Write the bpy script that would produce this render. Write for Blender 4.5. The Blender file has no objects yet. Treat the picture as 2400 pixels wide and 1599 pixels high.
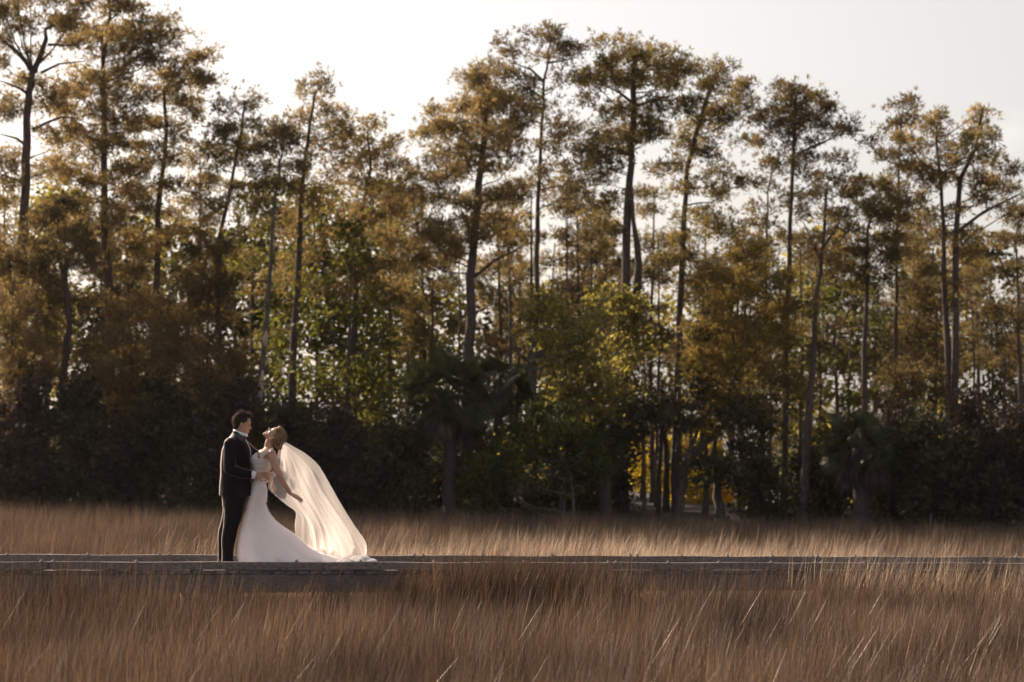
import bpy, bmesh, math, random
import numpy as np
from mathutils import Vector, Matrix

# ------------------------------------------------------------------ camera
sc = bpy.context.scene
COL = sc.collection
W2, H2, FPX = 2400.0, 1599.0, 5667.0
PITCH = math.atan((1032.0 - 799.5) / FPX)
ROLL = math.radians(1.3)
CAMZ = 1.63
f0 = Vector((0, math.cos(PITCH), math.sin(PITCH)))
r0 = Vector((1, 0, 0)); u0 = r0.cross(f0)
CR = (r0 * math.cos(ROLL) + u0 * math.sin(ROLL)).normalized()
CU = (u0 * math.cos(ROLL) - r0 * math.sin(ROLL)).normalized()
CF = f0
CPOS = Vector((0, 0, CAMZ))
cam_d = bpy.data.cameras.new('camera')
cam_d.lens = 85.0; cam_d.sensor_width = 36.0
cam_d.clip_start = 0.5; cam_d.clip_end = 3000
cam_d.dof.use_dof = True
cam_d.dof.focus_distance = 29.3
cam_d.dof.aperture_fstop = 1.9
cam = bpy.data.objects.new('camera', cam_d)
COL.objects.link(cam)
M = Matrix((CR, CU, -CF)).transposed().to_4x4()
M.translation = CPOS
cam.matrix_world = M
sc.camera = cam

# ------------------------------------------------------------------ world, sun, exposure
SUN_EL, SUN_AZ = math.radians(31), math.radians(-45)      # azimuth from +Y, negative is to the left
w = bpy.data.worlds.new('World'); sc.world = w; w.use_nodes = True
nt = w.node_tree; nt.nodes.clear()
out = nt.nodes.new('ShaderNodeOutputWorld'); bg = nt.nodes.new('ShaderNodeBackground')
sky = nt.nodes.new('ShaderNodeTexSky'); sky.sky_type = 'NISHITA'; sky.sun_disc = False
sky.sun_elevation = SUN_EL; sky.sun_rotation = SUN_AZ
sky.air_density = 1.0; sky.dust_density = 2.5; sky.ozone_density = 1.0
hs = nt.nodes.new('ShaderNodeHueSaturation'); hs.inputs['Saturation'].default_value = 0.34
warm = nt.nodes.new('ShaderNodeMixRGB'); warm.blend_type = 'MULTIPLY'; warm.inputs[0].default_value = 1
warm.inputs[2].default_value = (1.03, 0.955, 0.905, 1)
# faint cumulus puffs in the thin haze
tc = nt.nodes.new('ShaderNodeTexCoord'); mp = nt.nodes.new('ShaderNodeMapping')
mp.inputs['Scale'].default_value = (1, 1, 2.6)
nz = nt.nodes.new('ShaderNodeTexNoise'); nz.inputs['Scale'].default_value = 11; nz.inputs['Detail'].default_value = 6
rp = nt.nodes.new('ShaderNodeValToRGB'); rp.color_ramp.elements[0].position = 0.55; rp.color_ramp.elements[1].position = 0.72
ad = nt.nodes.new('ShaderNodeMixRGB'); ad.blend_type = 'ADD'; ad.inputs[0].default_value = 1
sc2 = nt.nodes.new('ShaderNodeMixRGB'); sc2.blend_type = 'MULTIPLY'; sc2.inputs[0].default_value = 1
sc2.inputs[2].default_value = (0.9, 0.87, 0.84, 1)
L = nt.links.new
L(sky.outputs[0], hs.inputs['Color']); L(hs.outputs[0], warm.inputs[1])
L(tc.outputs['Generated'], mp.inputs[0]); L(mp.outputs[0], nz.inputs['Vector']); L(nz.outputs[0], rp.inputs[0])
L(rp.outputs[0], sc2.inputs[1]); L(warm.outputs[0], ad.inputs[1]); L(sc2.outputs[0], ad.inputs[2])
L(ad.outputs[0], bg.inputs['Color']); L(bg.outputs[0], out.inputs['Surface'])
bg.inputs['Strength'].default_value = 0.080
sd = bpy.data.lights.new('sun', 'SUN'); sd.energy = 5.0; sd.angle = math.radians(0.6); sd.color = (1.0, 0.83, 0.66)
sun = bpy.data.objects.new('sun', sd); COL.objects.link(sun)
SDIR = Vector((math.sin(SUN_AZ) * math.cos(SUN_EL), math.cos(SUN_AZ) * math.cos(SUN_EL), math.sin(SUN_EL)))
sun.rotation_euler = SDIR.to_track_quat('Z', 'Y').to_euler()
sc.view_settings.view_transform = 'Standard'; sc.view_settings.look = 'None'
sc.view_settings.exposure = 1.0; sc.view_settings.gamma = 1.0
sc.view_settings.use_curve_mapping = False
sc.cycles.max_bounces = 8; sc.cycles.transparent_max_bounces = 24

# ------------------------------------------------------------------ picture-to-place helpers
def at(px, py, Y):
    d = CF + CR * ((px - W2 / 2) / FPX) - CU * ((py - H2 / 2) / FPX)
    return CPOS + d * (Y / d.y)
def on_z(px, py, z):
    d = CF + CR * ((px - W2 / 2) / FPX) - CU * ((py - H2 / 2) / FPX)
    return CPOS + d * ((z - CAMZ) / d.z)

# ------------------------------------------------------------------ object helpers
def tag(o, label=None, cat=None, group=None, kind=None):
    if label: o['label'] = label
    if cat: o['category'] = cat
    if group: o['group'] = group
    if kind: o['kind'] = kind
    return o
def empty(name, loc, label, cat, group=None):
    o = bpy.data.objects.new(name, None); o.empty_display_size = 0.2
    COL.objects.link(o); o.location = loc
    return tag(o, label, cat, group)
def link(name, me, mat=None, parent=None, smooth=False):
    o = bpy.data.objects.new(name, me)
    if mat:
        me.materials.clear(); me.materials.append(mat)
    COL.objects.link(o)
    if parent:
        o.parent = parent
        o.matrix_parent_inverse = Matrix.Translation(-Vector(parent.location))
    if smooth:
        me.polygons.foreach_set('use_smooth', [True] * len(me.polygons))
    return o
def np_mesh(name, V, F):
    """V (n,3), F (m,k) all faces with k corners"""
    V = np.asarray(V, dtype=np.float32); F = np.asarray(F, dtype=np.int32)
    me = bpy.data.meshes.new(name)
    k = F.shape[1]
    me.vertices.add(len(V)); me.vertices.foreach_set('co', V.ravel())
    me.loops.add(F.size); me.loops.foreach_set('vertex_index', F.ravel())
    me.polygons.add(len(F)); me.polygons.foreach_set('loop_start', np.arange(0, F.size, k, dtype=np.int32))
    me.update(calc_edges=True); me.validate()
    return me
class Geo:
    def __init__(s): s.v = []; s.f = []
    def box(s, c, ax, ay, az, hx, hy, hz):
        b = len(s.v)
        for k in (-1, 1):
            for j in (-1, 1):
                for i in (-1, 1):
                    s.v.append(tuple(c + ax * (i * hx) + ay * (j * hy) + az * (k * hz)))
        for q in ((0, 2, 3, 1), (4, 5, 7, 6), (0, 1, 5, 4), (2, 6, 7, 3), (0, 4, 6, 2), (1, 3, 7, 5)):
            s.f.append(tuple(b + i for i in q))
    def tube(s, pts, rad, n=7, cap=True, flat=1.0):
        pts = [Vector(p) for p in pts]; b = len(s.v); m = len(pts)
        ref = Vector((0.13, 0.97, 0.2))
        for i, p in enumerate(pts):
            t = (pts[min(i + 1, m - 1)] - pts[max(i - 1, 0)])
            t = t.normalized() if t.length > 1e-9 else Vector((0, 0, 1))
            a = t.cross(ref)
            if a.length < 0.05: a = t.cross(Vector((1, 0, 0)))
            a.normalize(); c = t.cross(a)
            for k in range(n):
                an = 2 * math.pi * k / n
                s.v.append(tuple(p + (a * math.cos(an) + c * math.sin(an) * flat) * rad[i]))
        for i in range(m - 1):
            for k in range(n):
                k2 = (k + 1) % n
                s.f.append((b + i * n + k, b + i * n + k2, b + (i + 1) * n + k2, b + (i + 1) * n + k))
        if cap:
            s.f.append(tuple(b + k for k in range(n))[::-1])
            s.f.append(tuple(b + (m - 1) * n + k for k in range(n)))
    def ell(s, c, axes, n=8, m=12):
        c = Vector(c); b = len(s.v)
        ax, ay, az = [Vector(a) for a in axes]
        s.v.append(tuple(c - az))
        for i in range(1, n):
            th = math.pi * i / n
            for k in range(m):
                ph = 2 * math.pi * k / m
                s.v.append(tuple(c - az * math.cos(th) + (ax * math.cos(ph) + ay * math.sin(ph)) * math.sin(th)))
        s.v.append(tuple(c + az)); top = len(s.v) - 1
        for k in range(m):
            k2 = (k + 1) % m
            s.f.append((b, b + 1 + k2, b + 1 + k))
            for i in range(n - 2):
                s.f.append((b + 1 + i * m + k, b + 1 + i * m + k2, b + 1 + (i + 1) * m + k2, b + 1 + (i + 1) * m + k))
            s.f.append((b + 1 + (n - 2) * m + k, b + 1 + (n - 2) * m + k2, top))
    def rings(s, rings, cap=True):
        b = len(s.v); n = len(rings[0])
        for r in rings: s.v += [tuple(p) for p in r]
        for i in range(len(rings) - 1):
            for k in range(n):
                k2 = (k + 1) % n
                s.f.append((b + i * n + k, b + i * n + k2, b + (i + 1) * n + k2, b + (i + 1) * n + k))
        if cap:
            s.f.append(tuple(b + k for k in range(n))[::-1])
            s.f.append(tuple(b + (len(rings) - 1) * n + k for k in range(n)))
    def mesh(s, name):
        me = bpy.data.meshes.new(name); me.from_pydata(s.v, [], s.f); me.update()
        return me
    def build(s, name, mat, parent=None, smooth=True):
        return link(name, s.mesh(name), mat, parent, smooth)
    def remesh(s, name, mat, parent, voxel, smooth_it=3, disp=None):
        me = s.mesh(name); o = bpy.data.objects.new(name, me); COL.objects.link(o)
        bm = bmesh.new(); bm.from_mesh(me); bmesh.ops.recalc_face_normals(bm, faces=bm.faces); bm.to_mesh(me); bm.free()
        md = o.modifiers.new('r', 'REMESH'); md.mode = 'VOXEL'; md.voxel_size = voxel; md.use_smooth_shade = True
        if smooth_it:
            ms = o.modifiers.new('s', 'SMOOTH'); ms.iterations = smooth_it; ms.factor = 0.5
        dg = bpy.context.evaluated_depsgraph_get()
        me2 = bpy.data.meshes.new_from_object(o.evaluated_get(dg), depsgraph=dg)
        bpy.data.objects.remove(o)
        if disp:
            n = len(me2.vertices); co = np.empty(n * 3, np.float32); me2.vertices.foreach_get('co', co)
            no = np.empty(n * 3, np.float32); me2.vertices.foreach_get('normal', no)
            co = disp(co.reshape(-1, 3), no.reshape(-1, 3)); me2.vertices.foreach_set('co', co.astype(np.float32).ravel()); me2.update()
        me2.name = name
        return link(name, me2, mat, parent, True)

# ------------------------------------------------------------------ materials
def mat(name, c1, c2=None, scale=8.0, rough=0.8, trans=0.0, tcol=None, bump=0.0, bscale=None, stretch=(1, 1, 1),
        spec=0.3, island=0.0, transp=0.0, sheen=0.0, ramp=(0.35, 0.65), coords='Object', metal=0.0, objrand=0.0, hue=0.0):
    m = bpy.data.materials.new(name); m.use_nodes = True
    n = m.node_tree.nodes; l = m.node_tree.links.new
    p = n['Principled BSDF']; o = n['Material Output']
    p.inputs['Roughness'].default_value = rough
    p.inputs['Specular IOR Level'].default_value = spec
    p.inputs['Metallic'].default_value = metal
    if sheen: p.inputs['Sheen Weight'].default_value = sheen
    tx = n.new('ShaderNodeTexCoord'); mpg = n.new('ShaderNodeMapping'); mpg.inputs['Scale'].default_value = stretch
    if coords == 'World':
        gp = n.new('ShaderNodeNewGeometry'); l(gp.outputs['Position'], mpg.inputs[0])
    else: l(tx.outputs[coords], mpg.inputs[0])
    nz = n.new('ShaderNodeTexNoise'); nz.inputs['Scale'].default_value = scale; nz.inputs['Detail'].default_value = 5
    l(mpg.outputs[0], nz.inputs['Vector'])
    rp = n.new('ShaderNodeValToRGB'); e = rp.color_ramp.elements
    e[0].position, e[1].position = ramp
    e[0].color = (*c1, 1); e[1].color = (*(c2 or c1), 1)
    l(nz.outputs[0], rp.inputs[0]); col = rp.outputs[0]
    if island or objrand:
        if island:
            g = n.new('ShaderNodeNewGeometry'); src = g.outputs['Random Per Island']; amt = island
        else:
            g = n.new('ShaderNodeObjectInfo'); src = g.outputs['Random']; amt = objrand
        mr = n.new('ShaderNodeMapRange'); mr.inputs[3].default_value = 1 - amt; mr.inputs[4].default_value = 1 + amt
        l(src, mr.inputs[0])
        hv = n.new('ShaderNodeHueSaturation'); l(col, hv.inputs['Color']); l(mr.outputs[0], hv.inputs['Value'])
        if hue:
            mh = n.new('ShaderNodeMapRange'); mh.inputs[3].default_value = 0.5 - hue; mh.inputs[4].default_value = 0.5 + hue
            l(src, mh.inputs[0]); l(mh.outputs[0], hv.inputs['Hue'])
        col = hv.outputs[0]
    l(col, p.inputs['Base Color'])
    if bump:
        nb = n.new('ShaderNodeTexNoise'); nb.inputs['Scale'].default_value = bscale or scale * 3; nb.inputs['Detail'].default_value = 6
        l(mpg.outputs[0], nb.inputs['Vector'])
        b = n.new('ShaderNodeBump'); b.inputs['Strength'].default_value = bump; b.inputs['Distance'].default_value = 0.02
        l(nb.outputs[0], b.inputs['Height']); l(b.outputs[0], p.inputs['Normal'])
    sh = p.outputs[0]
    if trans:
        t = n.new('ShaderNodeBsdfTranslucent')
        if tcol:
            mx = n.new('ShaderNodeMixRGB'); mx.blend_type = 'MULTIPLY'; mx.inputs[0].default_value = 1
            l(col, mx.inputs[1]); mx.inputs[2].default_value = (*tcol, 1); l(mx.outputs[0], t.inputs['Color'])
        else: l(col, t.inputs['Color'])
        ms = n.new('ShaderNodeMixShader'); ms.inputs[0].default_value = trans
        l(sh, ms.inputs[1]); l(t.outputs[0], ms.inputs[2]); sh = ms.outputs[0]
    if transp:
        tr = n.new('ShaderNodeBsdfTransparent'); ms = n.new('ShaderNodeMixShader'); ms.inputs[0].default_value = transp
        l(sh, ms.inputs[1]); l(tr.outputs[0], ms.inputs[2]); sh = ms.outputs[0]
    l(sh, o.inputs['Surface'])
    return m

M_bark = mat('pine_bark', (0.055, 0.042, 0.040), (0.12, 0.092, 0.082), 9, 0.95, bump=0.6, stretch=(3, 3, 0.7))
M_barkg = mat('grey_bark', (0.065, 0.058, 0.055), (0.14, 0.125, 0.115), 7, 0.95, bump=0.5, stretch=(2, 2, 0.8))
M_barkpale = mat('pale_wood', (0.38, 0.31, 0.25), (0.52, 0.43, 0.34), 9, 0.9, bump=0.4, stretch=(3, 3, 0.6))
M_twig = mat('twig_bark', (0.05, 0.04, 0.036), (0.10, 0.08, 0.07), 6, 0.95)
M_pine = mat('pine_needles_gold', (0.115, 0.096, 0.046), (0.26, 0.207, 0.102), 1.6, 0.7, trans=0.55, tcol=(1.6, 1.35, 0.95), island=0.45, hue=0.012)
M_pine2 = mat('pine_needles_green', (0.080, 0.074, 0.034), (0.21, 0.17, 0.078), 1.6, 0.75, trans=0.52, tcol=(1.6, 1.35, 0.9), island=0.45, hue=0.015)
M_pined = mat('pine_needles_dark', (0.060, 0.055, 0.032), (0.16, 0.13, 0.064), 1.6, 0.8, trans=0.46, tcol=(1.5, 1.2, 0.8), island=0.4, hue=0.012)
M_oak = mat('leaves_yellow_green', (0.105, 0.105, 0.038), (0.24, 0.215, 0.085), 2.0, 0.6, trans=0.55, tcol=(1.8, 1.6, 0.8), island=0.45, hue=0.015)
M_gum = mat('leaves_fresh_green', (0.052, 0.058, 0.020), (0.125, 0.120, 0.036), 2.0, 0.6, trans=0.55, tcol=(1.7, 1.6, 0.75), island=0.45, hue=0.015)
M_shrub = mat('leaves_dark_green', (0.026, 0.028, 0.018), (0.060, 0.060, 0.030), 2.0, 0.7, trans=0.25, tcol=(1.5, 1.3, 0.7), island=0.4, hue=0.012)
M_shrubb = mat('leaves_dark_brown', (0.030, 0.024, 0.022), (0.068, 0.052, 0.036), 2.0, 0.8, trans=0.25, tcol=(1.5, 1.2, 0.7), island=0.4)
M_greyfol = mat('grey_moss', (0.07, 0.068, 0.066), (0.14, 0.13, 0.12), 3.0, 0.95, trans=0.2, island=0.3)
M_yell = mat('leaves_bright_yellow', (0.22, 0.19, 0.012), (0.42, 0.30, 0.015), 3.0, 0.6, trans=0.6, tcol=(1.5, 1.4, 0.7), island=0.4)
M_orange = mat('leaves_orange', (0.5, 0.26, 0.01), (0.6, 0.34, 0.015), 3.0, 0.6, trans=0.6, tcol=(1.4, 1.3, 0.7), island=0.25)
M_palm = mat('palm_frond_green', (0.035, 0.046, 0.024), (0.085, 0.095, 0.044), 3.0, 0.55, trans=0.3, tcol=(1.4, 1.4, 0.8), island=0.3)
M_palmd = mat('palm_frond_dead', (0.05, 0.04, 0.034), (0.12, 0.09, 0.074), 3.0, 0.9, trans=0.3, island=0.35)
M_ptrunk = mat('palm_trunk', (0.045, 0.036, 0.034), (0.095, 0.074, 0.068), 14, 0.95, bump=0.6, stretch=(1, 1, 2.5))
M_ground = mat('marsh_mud', (0.018, 0.014, 0.012), (0.045, 0.034, 0.026), 0.9, 0.95, bump=0.5, bscale=12)
M_grass = mat('marsh_grass_blade', (0.048, 0.033, 0.024), (0.215, 0.150, 0.103), 0.55, 0.42, coords='World', trans=0.25, tcol=(1.2, 1.0, 0.8), island=0.92, hue=0.012, spec=0.4, ramp=(0.3, 0.7))
M_grassb = mat('marsh_grass_straw_backlit', (0.42, 0.30, 0.20), (0.60, 0.44, 0.30), 0.8, 0.4, trans=0.4, objrand=0.2, spec=0.6)
M_wood = mat('weathered_board', (0.10, 0.085, 0.080), (0.27, 0.23, 0.215), 5.0, 0.85, bump=0.6, bscale=22, stretch=(1.2, 9, 22), objrand=0.16)
M_woodend = mat('weathered_board_end', (0.07, 0.06, 0.06), (0.21, 0.18, 0.17), 7.0, 0.9, bump=0.5, stretch=(2, 2, 8), objrand=0.35)
M_bolt = mat('bolt_washer', (0.16, 0.14, 0.13), (0.26, 0.23, 0.21), 30, 0.75, metal=0.0)

# ------------------------------------------------------------------ ground
def gz(x, y):
    t = min(1, max(0, (y - 61.5) / 5.0)); t = t * t * (3 - 2 * t)
    return -0.95 + 0.78 * t
me_v, me_f = [], []
xs = [-900, -300, -120, -60] + [x * 4.0 for x in range(-10, 11)] + [60, 120, 300, 900]
ys = [-60, -20, 0, 5, 8] + [10 + 1.5 * i for i in range(64)] + [125, 160, 250, 500, 1000, 2500]
for y in ys:
    for x in xs:
        h = gz(x, y) + (0.03 * math.sin(x * 1.3 + y) if 8 < y < 110 else 0)
        me_v.append((x, y, h))
nx = len(xs)
for j in range(len(ys) - 1):
    for i in range(nx - 1):
        me_f.append((j * nx + i, j * nx + i + 1, (j + 1) * nx + i + 1, (j + 1) * nx + i))
g = bpy.data.meshes.new('marsh_ground'); g.from_pydata(me_v, [], me_f)
tag(link('marsh_ground', g, M_ground, None, True), 'brown marsh mud under the grass rising to a low bank at the wood', kind='structure')

# ------------------------------------------------------------------ boardwalk
A0 = on_z(0, 1317, 0.10); B0 = on_z(2350, 1320, 0.10)
bd = (B0 - A0); bd.z = 0; bd.normalize(); bn = Vector((-bd.y, bd.x, 0)); UZ = Vector((0, 0, 1))
BW = 1.70
def on_line(px, far=False):
    """distance along the near (or far) kerb at picture column px"""
    o = A0 + (bn * BW if far else Vector((0, 0, 0)))
    d = CF + CR * ((px - W2 / 2) / FPX) - CU * ((1318 - H2 / 2) / FPX)
    # intersect vertical plane of kerb with ray, in plan
    n = bn; t = ((o - CPOS).dot(n)) / d.dot(n)
    p = CPOS + d * t
    return (p - A0).dot(bd)
rnd = random.Random(5)
bw = empty('boardwalk', Vector((A0.x, A0.y, 0)), 'low weathered timber boardwalk with kerb beams crossing the marsh grass under the couple', 'boardwalk')
S0, S1 = -7.0, 22.0
plank_mesh = None
s = S0; pitch = 0.146; k = 0
g = Geo(); g.box(Vector((0, 0, 0)), Vector((1, 0, 0)), Vector((0, 1, 0)), UZ, 0.069, BW / 2 + 0.012, 0.019)
pm = g.mesh('plank'); pm.materials.append(M_woodend)
ang = math.atan2(bd.y, bd.x)
while s < S1:
    o = bpy.data.objects.new('plank', pm); COL.objects.link(o); o.parent = bw
    c = Vector((A0.x, A0.y, 0)) + bd * s + bn * (BW / 2 + rnd.uniform(-.012, .012)) + UZ * (-0.019 + rnd.uniform(-.003, .003))
    o.location = c - bw.location; o.rotation_euler = (rnd.uniform(-.003, .003), rnd.uniform(-.01, .01), ang + rnd.uniform(-.004, .004))
    s += pitch; k += 1
def wob_beam(p0, p1, hw, hh, seed, n=14, amp=0.004, cap=True):
    r = random.Random(seed); ax = (p1 - p0); Ln = ax.length; ax.normalize(); ay = UZ.cross(ax).normalized()
    ph = r.uniform(0, 6); rings = []
    for i in range(n + 1):
        c = p0 + ax * (Ln * i / n) + UZ * (amp * math.sin(ph + i * 0.9)) + ay * (amp * math.cos(ph * 2 + i * 0.7))
        b = 0.006
        rr = [(-hw + b, -hh), (hw - b, -hh), (hw, -hh + b), (hw, hh - b), (hw - b, hh), (-hw + b, hh), (-hw, hh - b), (-hw, -hh + b)]
        rings.append([c + ay * (a + r.uniform(-.0015, .0015)) + UZ * (z + r.uniform(-.0015, .0015)) for a, z in rr])
    g = Geo(); g.rings(rings); return g
near_j = [S0] + [on_line(p) for p in (113, 1439, 1922, 2319)] + [S1]
j2 = on_line(760); near_j.insert(2, j2)
far_j = [S0] + [on_line(p, True) for p in (382, 977, 1481, 1906)] + [S1]
for js, far in ((near_j, 0), (far_j, 1)):
    off = 0.045 if not far else BW - 0.045
    for i in range(len(js) - 1):
        a, b = js[i] + 0.004, js[i + 1] - 0.004
        p0 = Vector((A0.x, A0.y, 0.052)) + bd * a + bn * off; p1 = Vector((A0.x, A0.y, 0.052)) + bd * b + bn * off
        wob_beam(p0, p1, 0.045, 0.047, i + far * 20, max(3, int((b - a) * 4))).build('kerb_beam', M_wood, bw, False)
# side boards hung under the deck ends, joists and pilings
s = S0; i = 0
while s < S1:
    e = min(S1, s + 3.05)
    for off in (0.028, BW - 0.028):
        p0 = Vector((A0.x, A0.y, -0.155)) + bd * (s + .004) + bn * off; p1 = Vector((A0.x, A0.y, -0.155)) + bd * (e - .004) + bn * off
        wob_beam(p0, p1, 0.02, 0.112, 50 + i, 10, 0.003).build('side_board', M_wood, bw, False)
    for off in (0.13, BW - 0.13):
        c = Vector((A0.x, A0.y, 0)) + bd * (s + 0.5) + bn * off
        g = Geo(); g.tube([c + UZ * -1.5, c + UZ * -0.8, c + UZ * -0.045], [0.085, 0.08, 0.078], 10); g.build('piling', M_wood, bw)
    p0 = Vector((A0.x, A0.y, -0.13)) + bd * (s + 0.5) + bn * 0.06; p1 = p0 + bn * (BW - 0.12)
    s = e; i += 1
def bolt_mesh():
    g = Geo()
    rings = []
    for rr, z in ((0.026, 0), (0.026, 0.004), (0.021, 0.012), (0.0125, 0.017), (0.012, 0.026), (0.009, 0.030), (0.002, 0.031)):
        rings.append([Vector((rr * math.cos(a * math.pi / 5), rr * math.sin(a * math.pi / 5), z)) for a in range(10)])
    g.rings(rings); me = g.mesh('bolt'); me.materials.append(M_bolt); return me
bm_ = bolt_mesh()
for far, pxs in ((False, [99, 127, 322, 515, 698, 848, 1021, 1232, 1430, 1448, 1570, 1689, 1812, 1915, 1930, 2030, 2136, 2232, 2312, 2326]),
                 (True, [15, 204, 370, 394, 560, 760, 967, 988, 1130, 1290, 1474, 1489, 1593, 1701, 1806, 1900, 1912, 2000, 2092, 2180, 2262, 2345])):
    for p in pxs:
        o = bpy.data.objects.new('bolt', bm_); COL.objects.link(o); o.parent = bw
        c = Vector((A0.x, A0.y, 0.0985)) + bd * on_line(p, far) + bn * (0.045 if not far else BW - 0.045)
        o.location = c - bw.location

# ------------------------------------------------------------------ marsh grass
def clump(name, seed, n, rad, h, lean, width, mat_, curl=0.25, straight=False):
    r = np.random.default_rng(seed); V = []; F = []
    for i in range(n):
        a = r.uniform(0, 6.283); d = rad * math.sqrt(r.uniform()); x, y = d * math.cos(a), d * math.sin(a)
        hh = h * (r.uniform(0.40, 1.08) if r.uniform() > .08 else r.uniform(1.05, 1.22))
        ln = lean[0] + lean[1] * r.standard_normal(); ly = r.normal(0, 0.10)
        face = r.uniform(0, 3.14); wv = np.array([math.cos(face), math.sin(face), 0]) * width * r.uniform(.7, 1.3)
        cu = curl * r.uniform(0, 1.5); b = len(V); seg = 3
        for k in range(seg):
            t = k / seg; c = np.array([x + ln * hh * (t * (1 - cu) + cu * t * t), y + ly * hh * t, hh * t])
            ww = wv * (1 - 0.55 * t); V.append(c - ww); V.append(c + ww)
        V.append(np.array([x + ln * hh, y + ly * hh, hh]))
        for k in range(seg - 1): F.append((b + 2 * k, b + 2 * k + 1, b + 2 * k + 3, b + 2 * k + 2))
        F.append((b + 2 * seg - 2, b + 2 * seg - 1, b + 2 * seg))
    me = bpy.data.meshes.new(name); me.from_pydata([tuple(v) for v in V], [], F); me.materials.append(mat_)
    return bpy.data.objects.new(name, me)
def scatter(name, label, pts, rot, scl, idx, variants):
    cl = bpy.data.collections.new(name + '_source')
    for v in variants: cl.objects.link(v)
    me = bpy.data.meshes.new(name); me.vertices.add(len(pts)); me.vertices.foreach_set('co', np.asarray(pts, np.float32).ravel())
    a = me.attributes.new('rot', 'FLOAT_VECTOR', 'POINT'); a.data.foreach_set('vector', np.asarray(rot, np.float32).ravel())
    a = me.attributes.new('scl', 'FLOAT_VECTOR', 'POINT'); a.data.foreach_set('vector', np.asarray(scl, np.float32).ravel())
    a = me.attributes.new('idx', 'INT', 'POINT'); a.data.foreach_set('value', np.asarray(idx, np.int32))
    o = bpy.data.objects.new(name, me); COL.objects.link(o)
    ng = bpy.data.node_groups.new(name, 'GeometryNodeTree')
    ng.interface.new_socket('Geometry', in_out='INPUT', socket_type='NodeSocketGeometry')
    ng.interface.new_socket('Geometry', in_out='OUTPUT', socket_type='NodeSocketGeometry')
    N = ng.nodes.new; K = ng.links.new
    gi = N('NodeGroupInput'); go = N('NodeGroupOutput'); ip = N('GeometryNodeInstanceOnPoints')
    ci = N('GeometryNodeCollectionInfo'); ci.inputs['Collection'].default_value = cl
    ci.inputs['Separate Children'].default_value = True; ci.inputs['Reset Children'].default_value = True
    def attr(nm, ty):
        q = N('GeometryNodeInputNamedAttribute'); q.data_type = ty; q.inputs['Name'].default_value = nm
        return q.outputs['Attribute']
    K(gi.outputs[0], ip.inputs['Points']); K(ci.outputs[0], ip.inputs['Instance'])
    ip.inputs['Pick Instance'].default_value = True
    K(attr('idx', 'INT'), ip.inputs['Instance Index']); K(attr('scl', 'FLOAT_VECTOR'), ip.inputs['Scale'])
    er = N('FunctionNodeEulerToRotation'); K(attr('rot', 'FLOAT_VECTOR'), er.inputs[0]); K(er.outputs[0], ip.inputs['Rotation'])
    K(ip.outputs[0], go.inputs[0])
    md = o.modifiers.new('scatter', 'NODES'); md.node_group = ng
    return tag(o, label, None, None, 'stuff')
def px_of(x, y): return 1200 + FPX * x / y
def smooth(a, b, v):
    t = np.clip((v - a) / (b - a), 0, 1); return t * t * (3 - 2 * t)
R = np.random.default_rng(11)
def vnoise(x, y, f, seed=0):
    q = np.random.default_rng(seed); o = 0
    for k in range(5):
        a = q.uniform(0, 6.28); ph = q.uniform(0, 6.28); ff = f * q.uniform(.6, 1.6)
        o = o + np.sin((x * math.cos(a) + y * math.sin(a)) * ff + ph)
    return o / 5
def field(y0, y1, dens, margin):
    A = (y1 - y0); n = int(sum(dens * ((0.4235 * yy) + 2 * margin) for yy in np.arange(y0, y1, 0.5)) * 0.5)
    yy = []; xx = []
    while len(yy) < n:
        y = R.uniform(y0, y1); hw = 0.2118 * y + margin; hm = 0.2118 * y1 + margin
        x = R.uniform(-hm, hm)
        if abs(x) < hw: yy.append(y); xx.append(x)
    return np.array(xx), np.array(yy)
def sq(x, y):
    dx, dy = x - A0.x, y - A0.y
    return dx * bd.x + dy * bd.y, -(dx * bn.x + dy * bn.y)      # along, distance in front of near kerb
def tops(x, y):
    s, q = sq(x, y); px = 1200 + FPX * x / y
    t = -0.15 + 0.09 * vnoise(x, y, 1.1, 3) + 0.06 * vnoise(x, y, 4, 4)
    front = (q > 0) & (q < 4)
    hole = smooth(430, 560, px) * (1 - smooth(1240, 1430, px)) * smooth(0.0, 0.4, q + .35) * (1 - smooth(1.2, 3.6, q))
    t = np.where(q > -0.2, t - 0.03 * hole, t)
    lift = (1 - smooth(0.5, 2.2, np.abs(q - 0.4))) * (0.10 + (1 - smooth(330, 520, px)) * 0.16 + smooth(1020, 1400, px) * 0.16)
    t = t + np.where(q > 0, lift, 0)
    return t
xs_, ys_ = [], []
for (a, b, dn, mg) in ((12.5, 20, 34, 2.0), (20, 34, 30, 3.0), (34, 48, 17, 4.0), (48, 67.5, 13, 5.0)):
    x, y = field(a, b, dn, mg); xs_.append(x); ys_.append(y)
X = np.concatenate(xs_); Y = np.concatenate(ys_)
s_, q_ = sq(X, Y); keep = ~((q_ < 0.16) & (q_ > -BW - 0.2))
keep &= ~((Y > 62.5) & (X > 3.0) & (X < 7.6))
X, Y, s_, q_ = X[keep], Y[keep], s_[keep], q_[keep]
GZ = np.array([gz(a, b) for a, b in zip(X, Y)])
T = tops(X, Y)
hs_ = np.clip((T - GZ) / 0.85, 0.25, 1.4) * R.uniform(0.9, 1.1, len(X))
n = len(X)
vars_ = [clump('grass_clump', 100 + i, 40, 0.26, 0.85, (0.10 + 0.02 * i, 0.14), 0.0034, M_grass) for i in range(6)]
rot = np.stack([R.normal(0, .10, n), R.normal(0, .10, n), R.normal(0, 0.9, n)], 1)
wd = R.uniform(0.85, 1.15, n)
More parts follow.
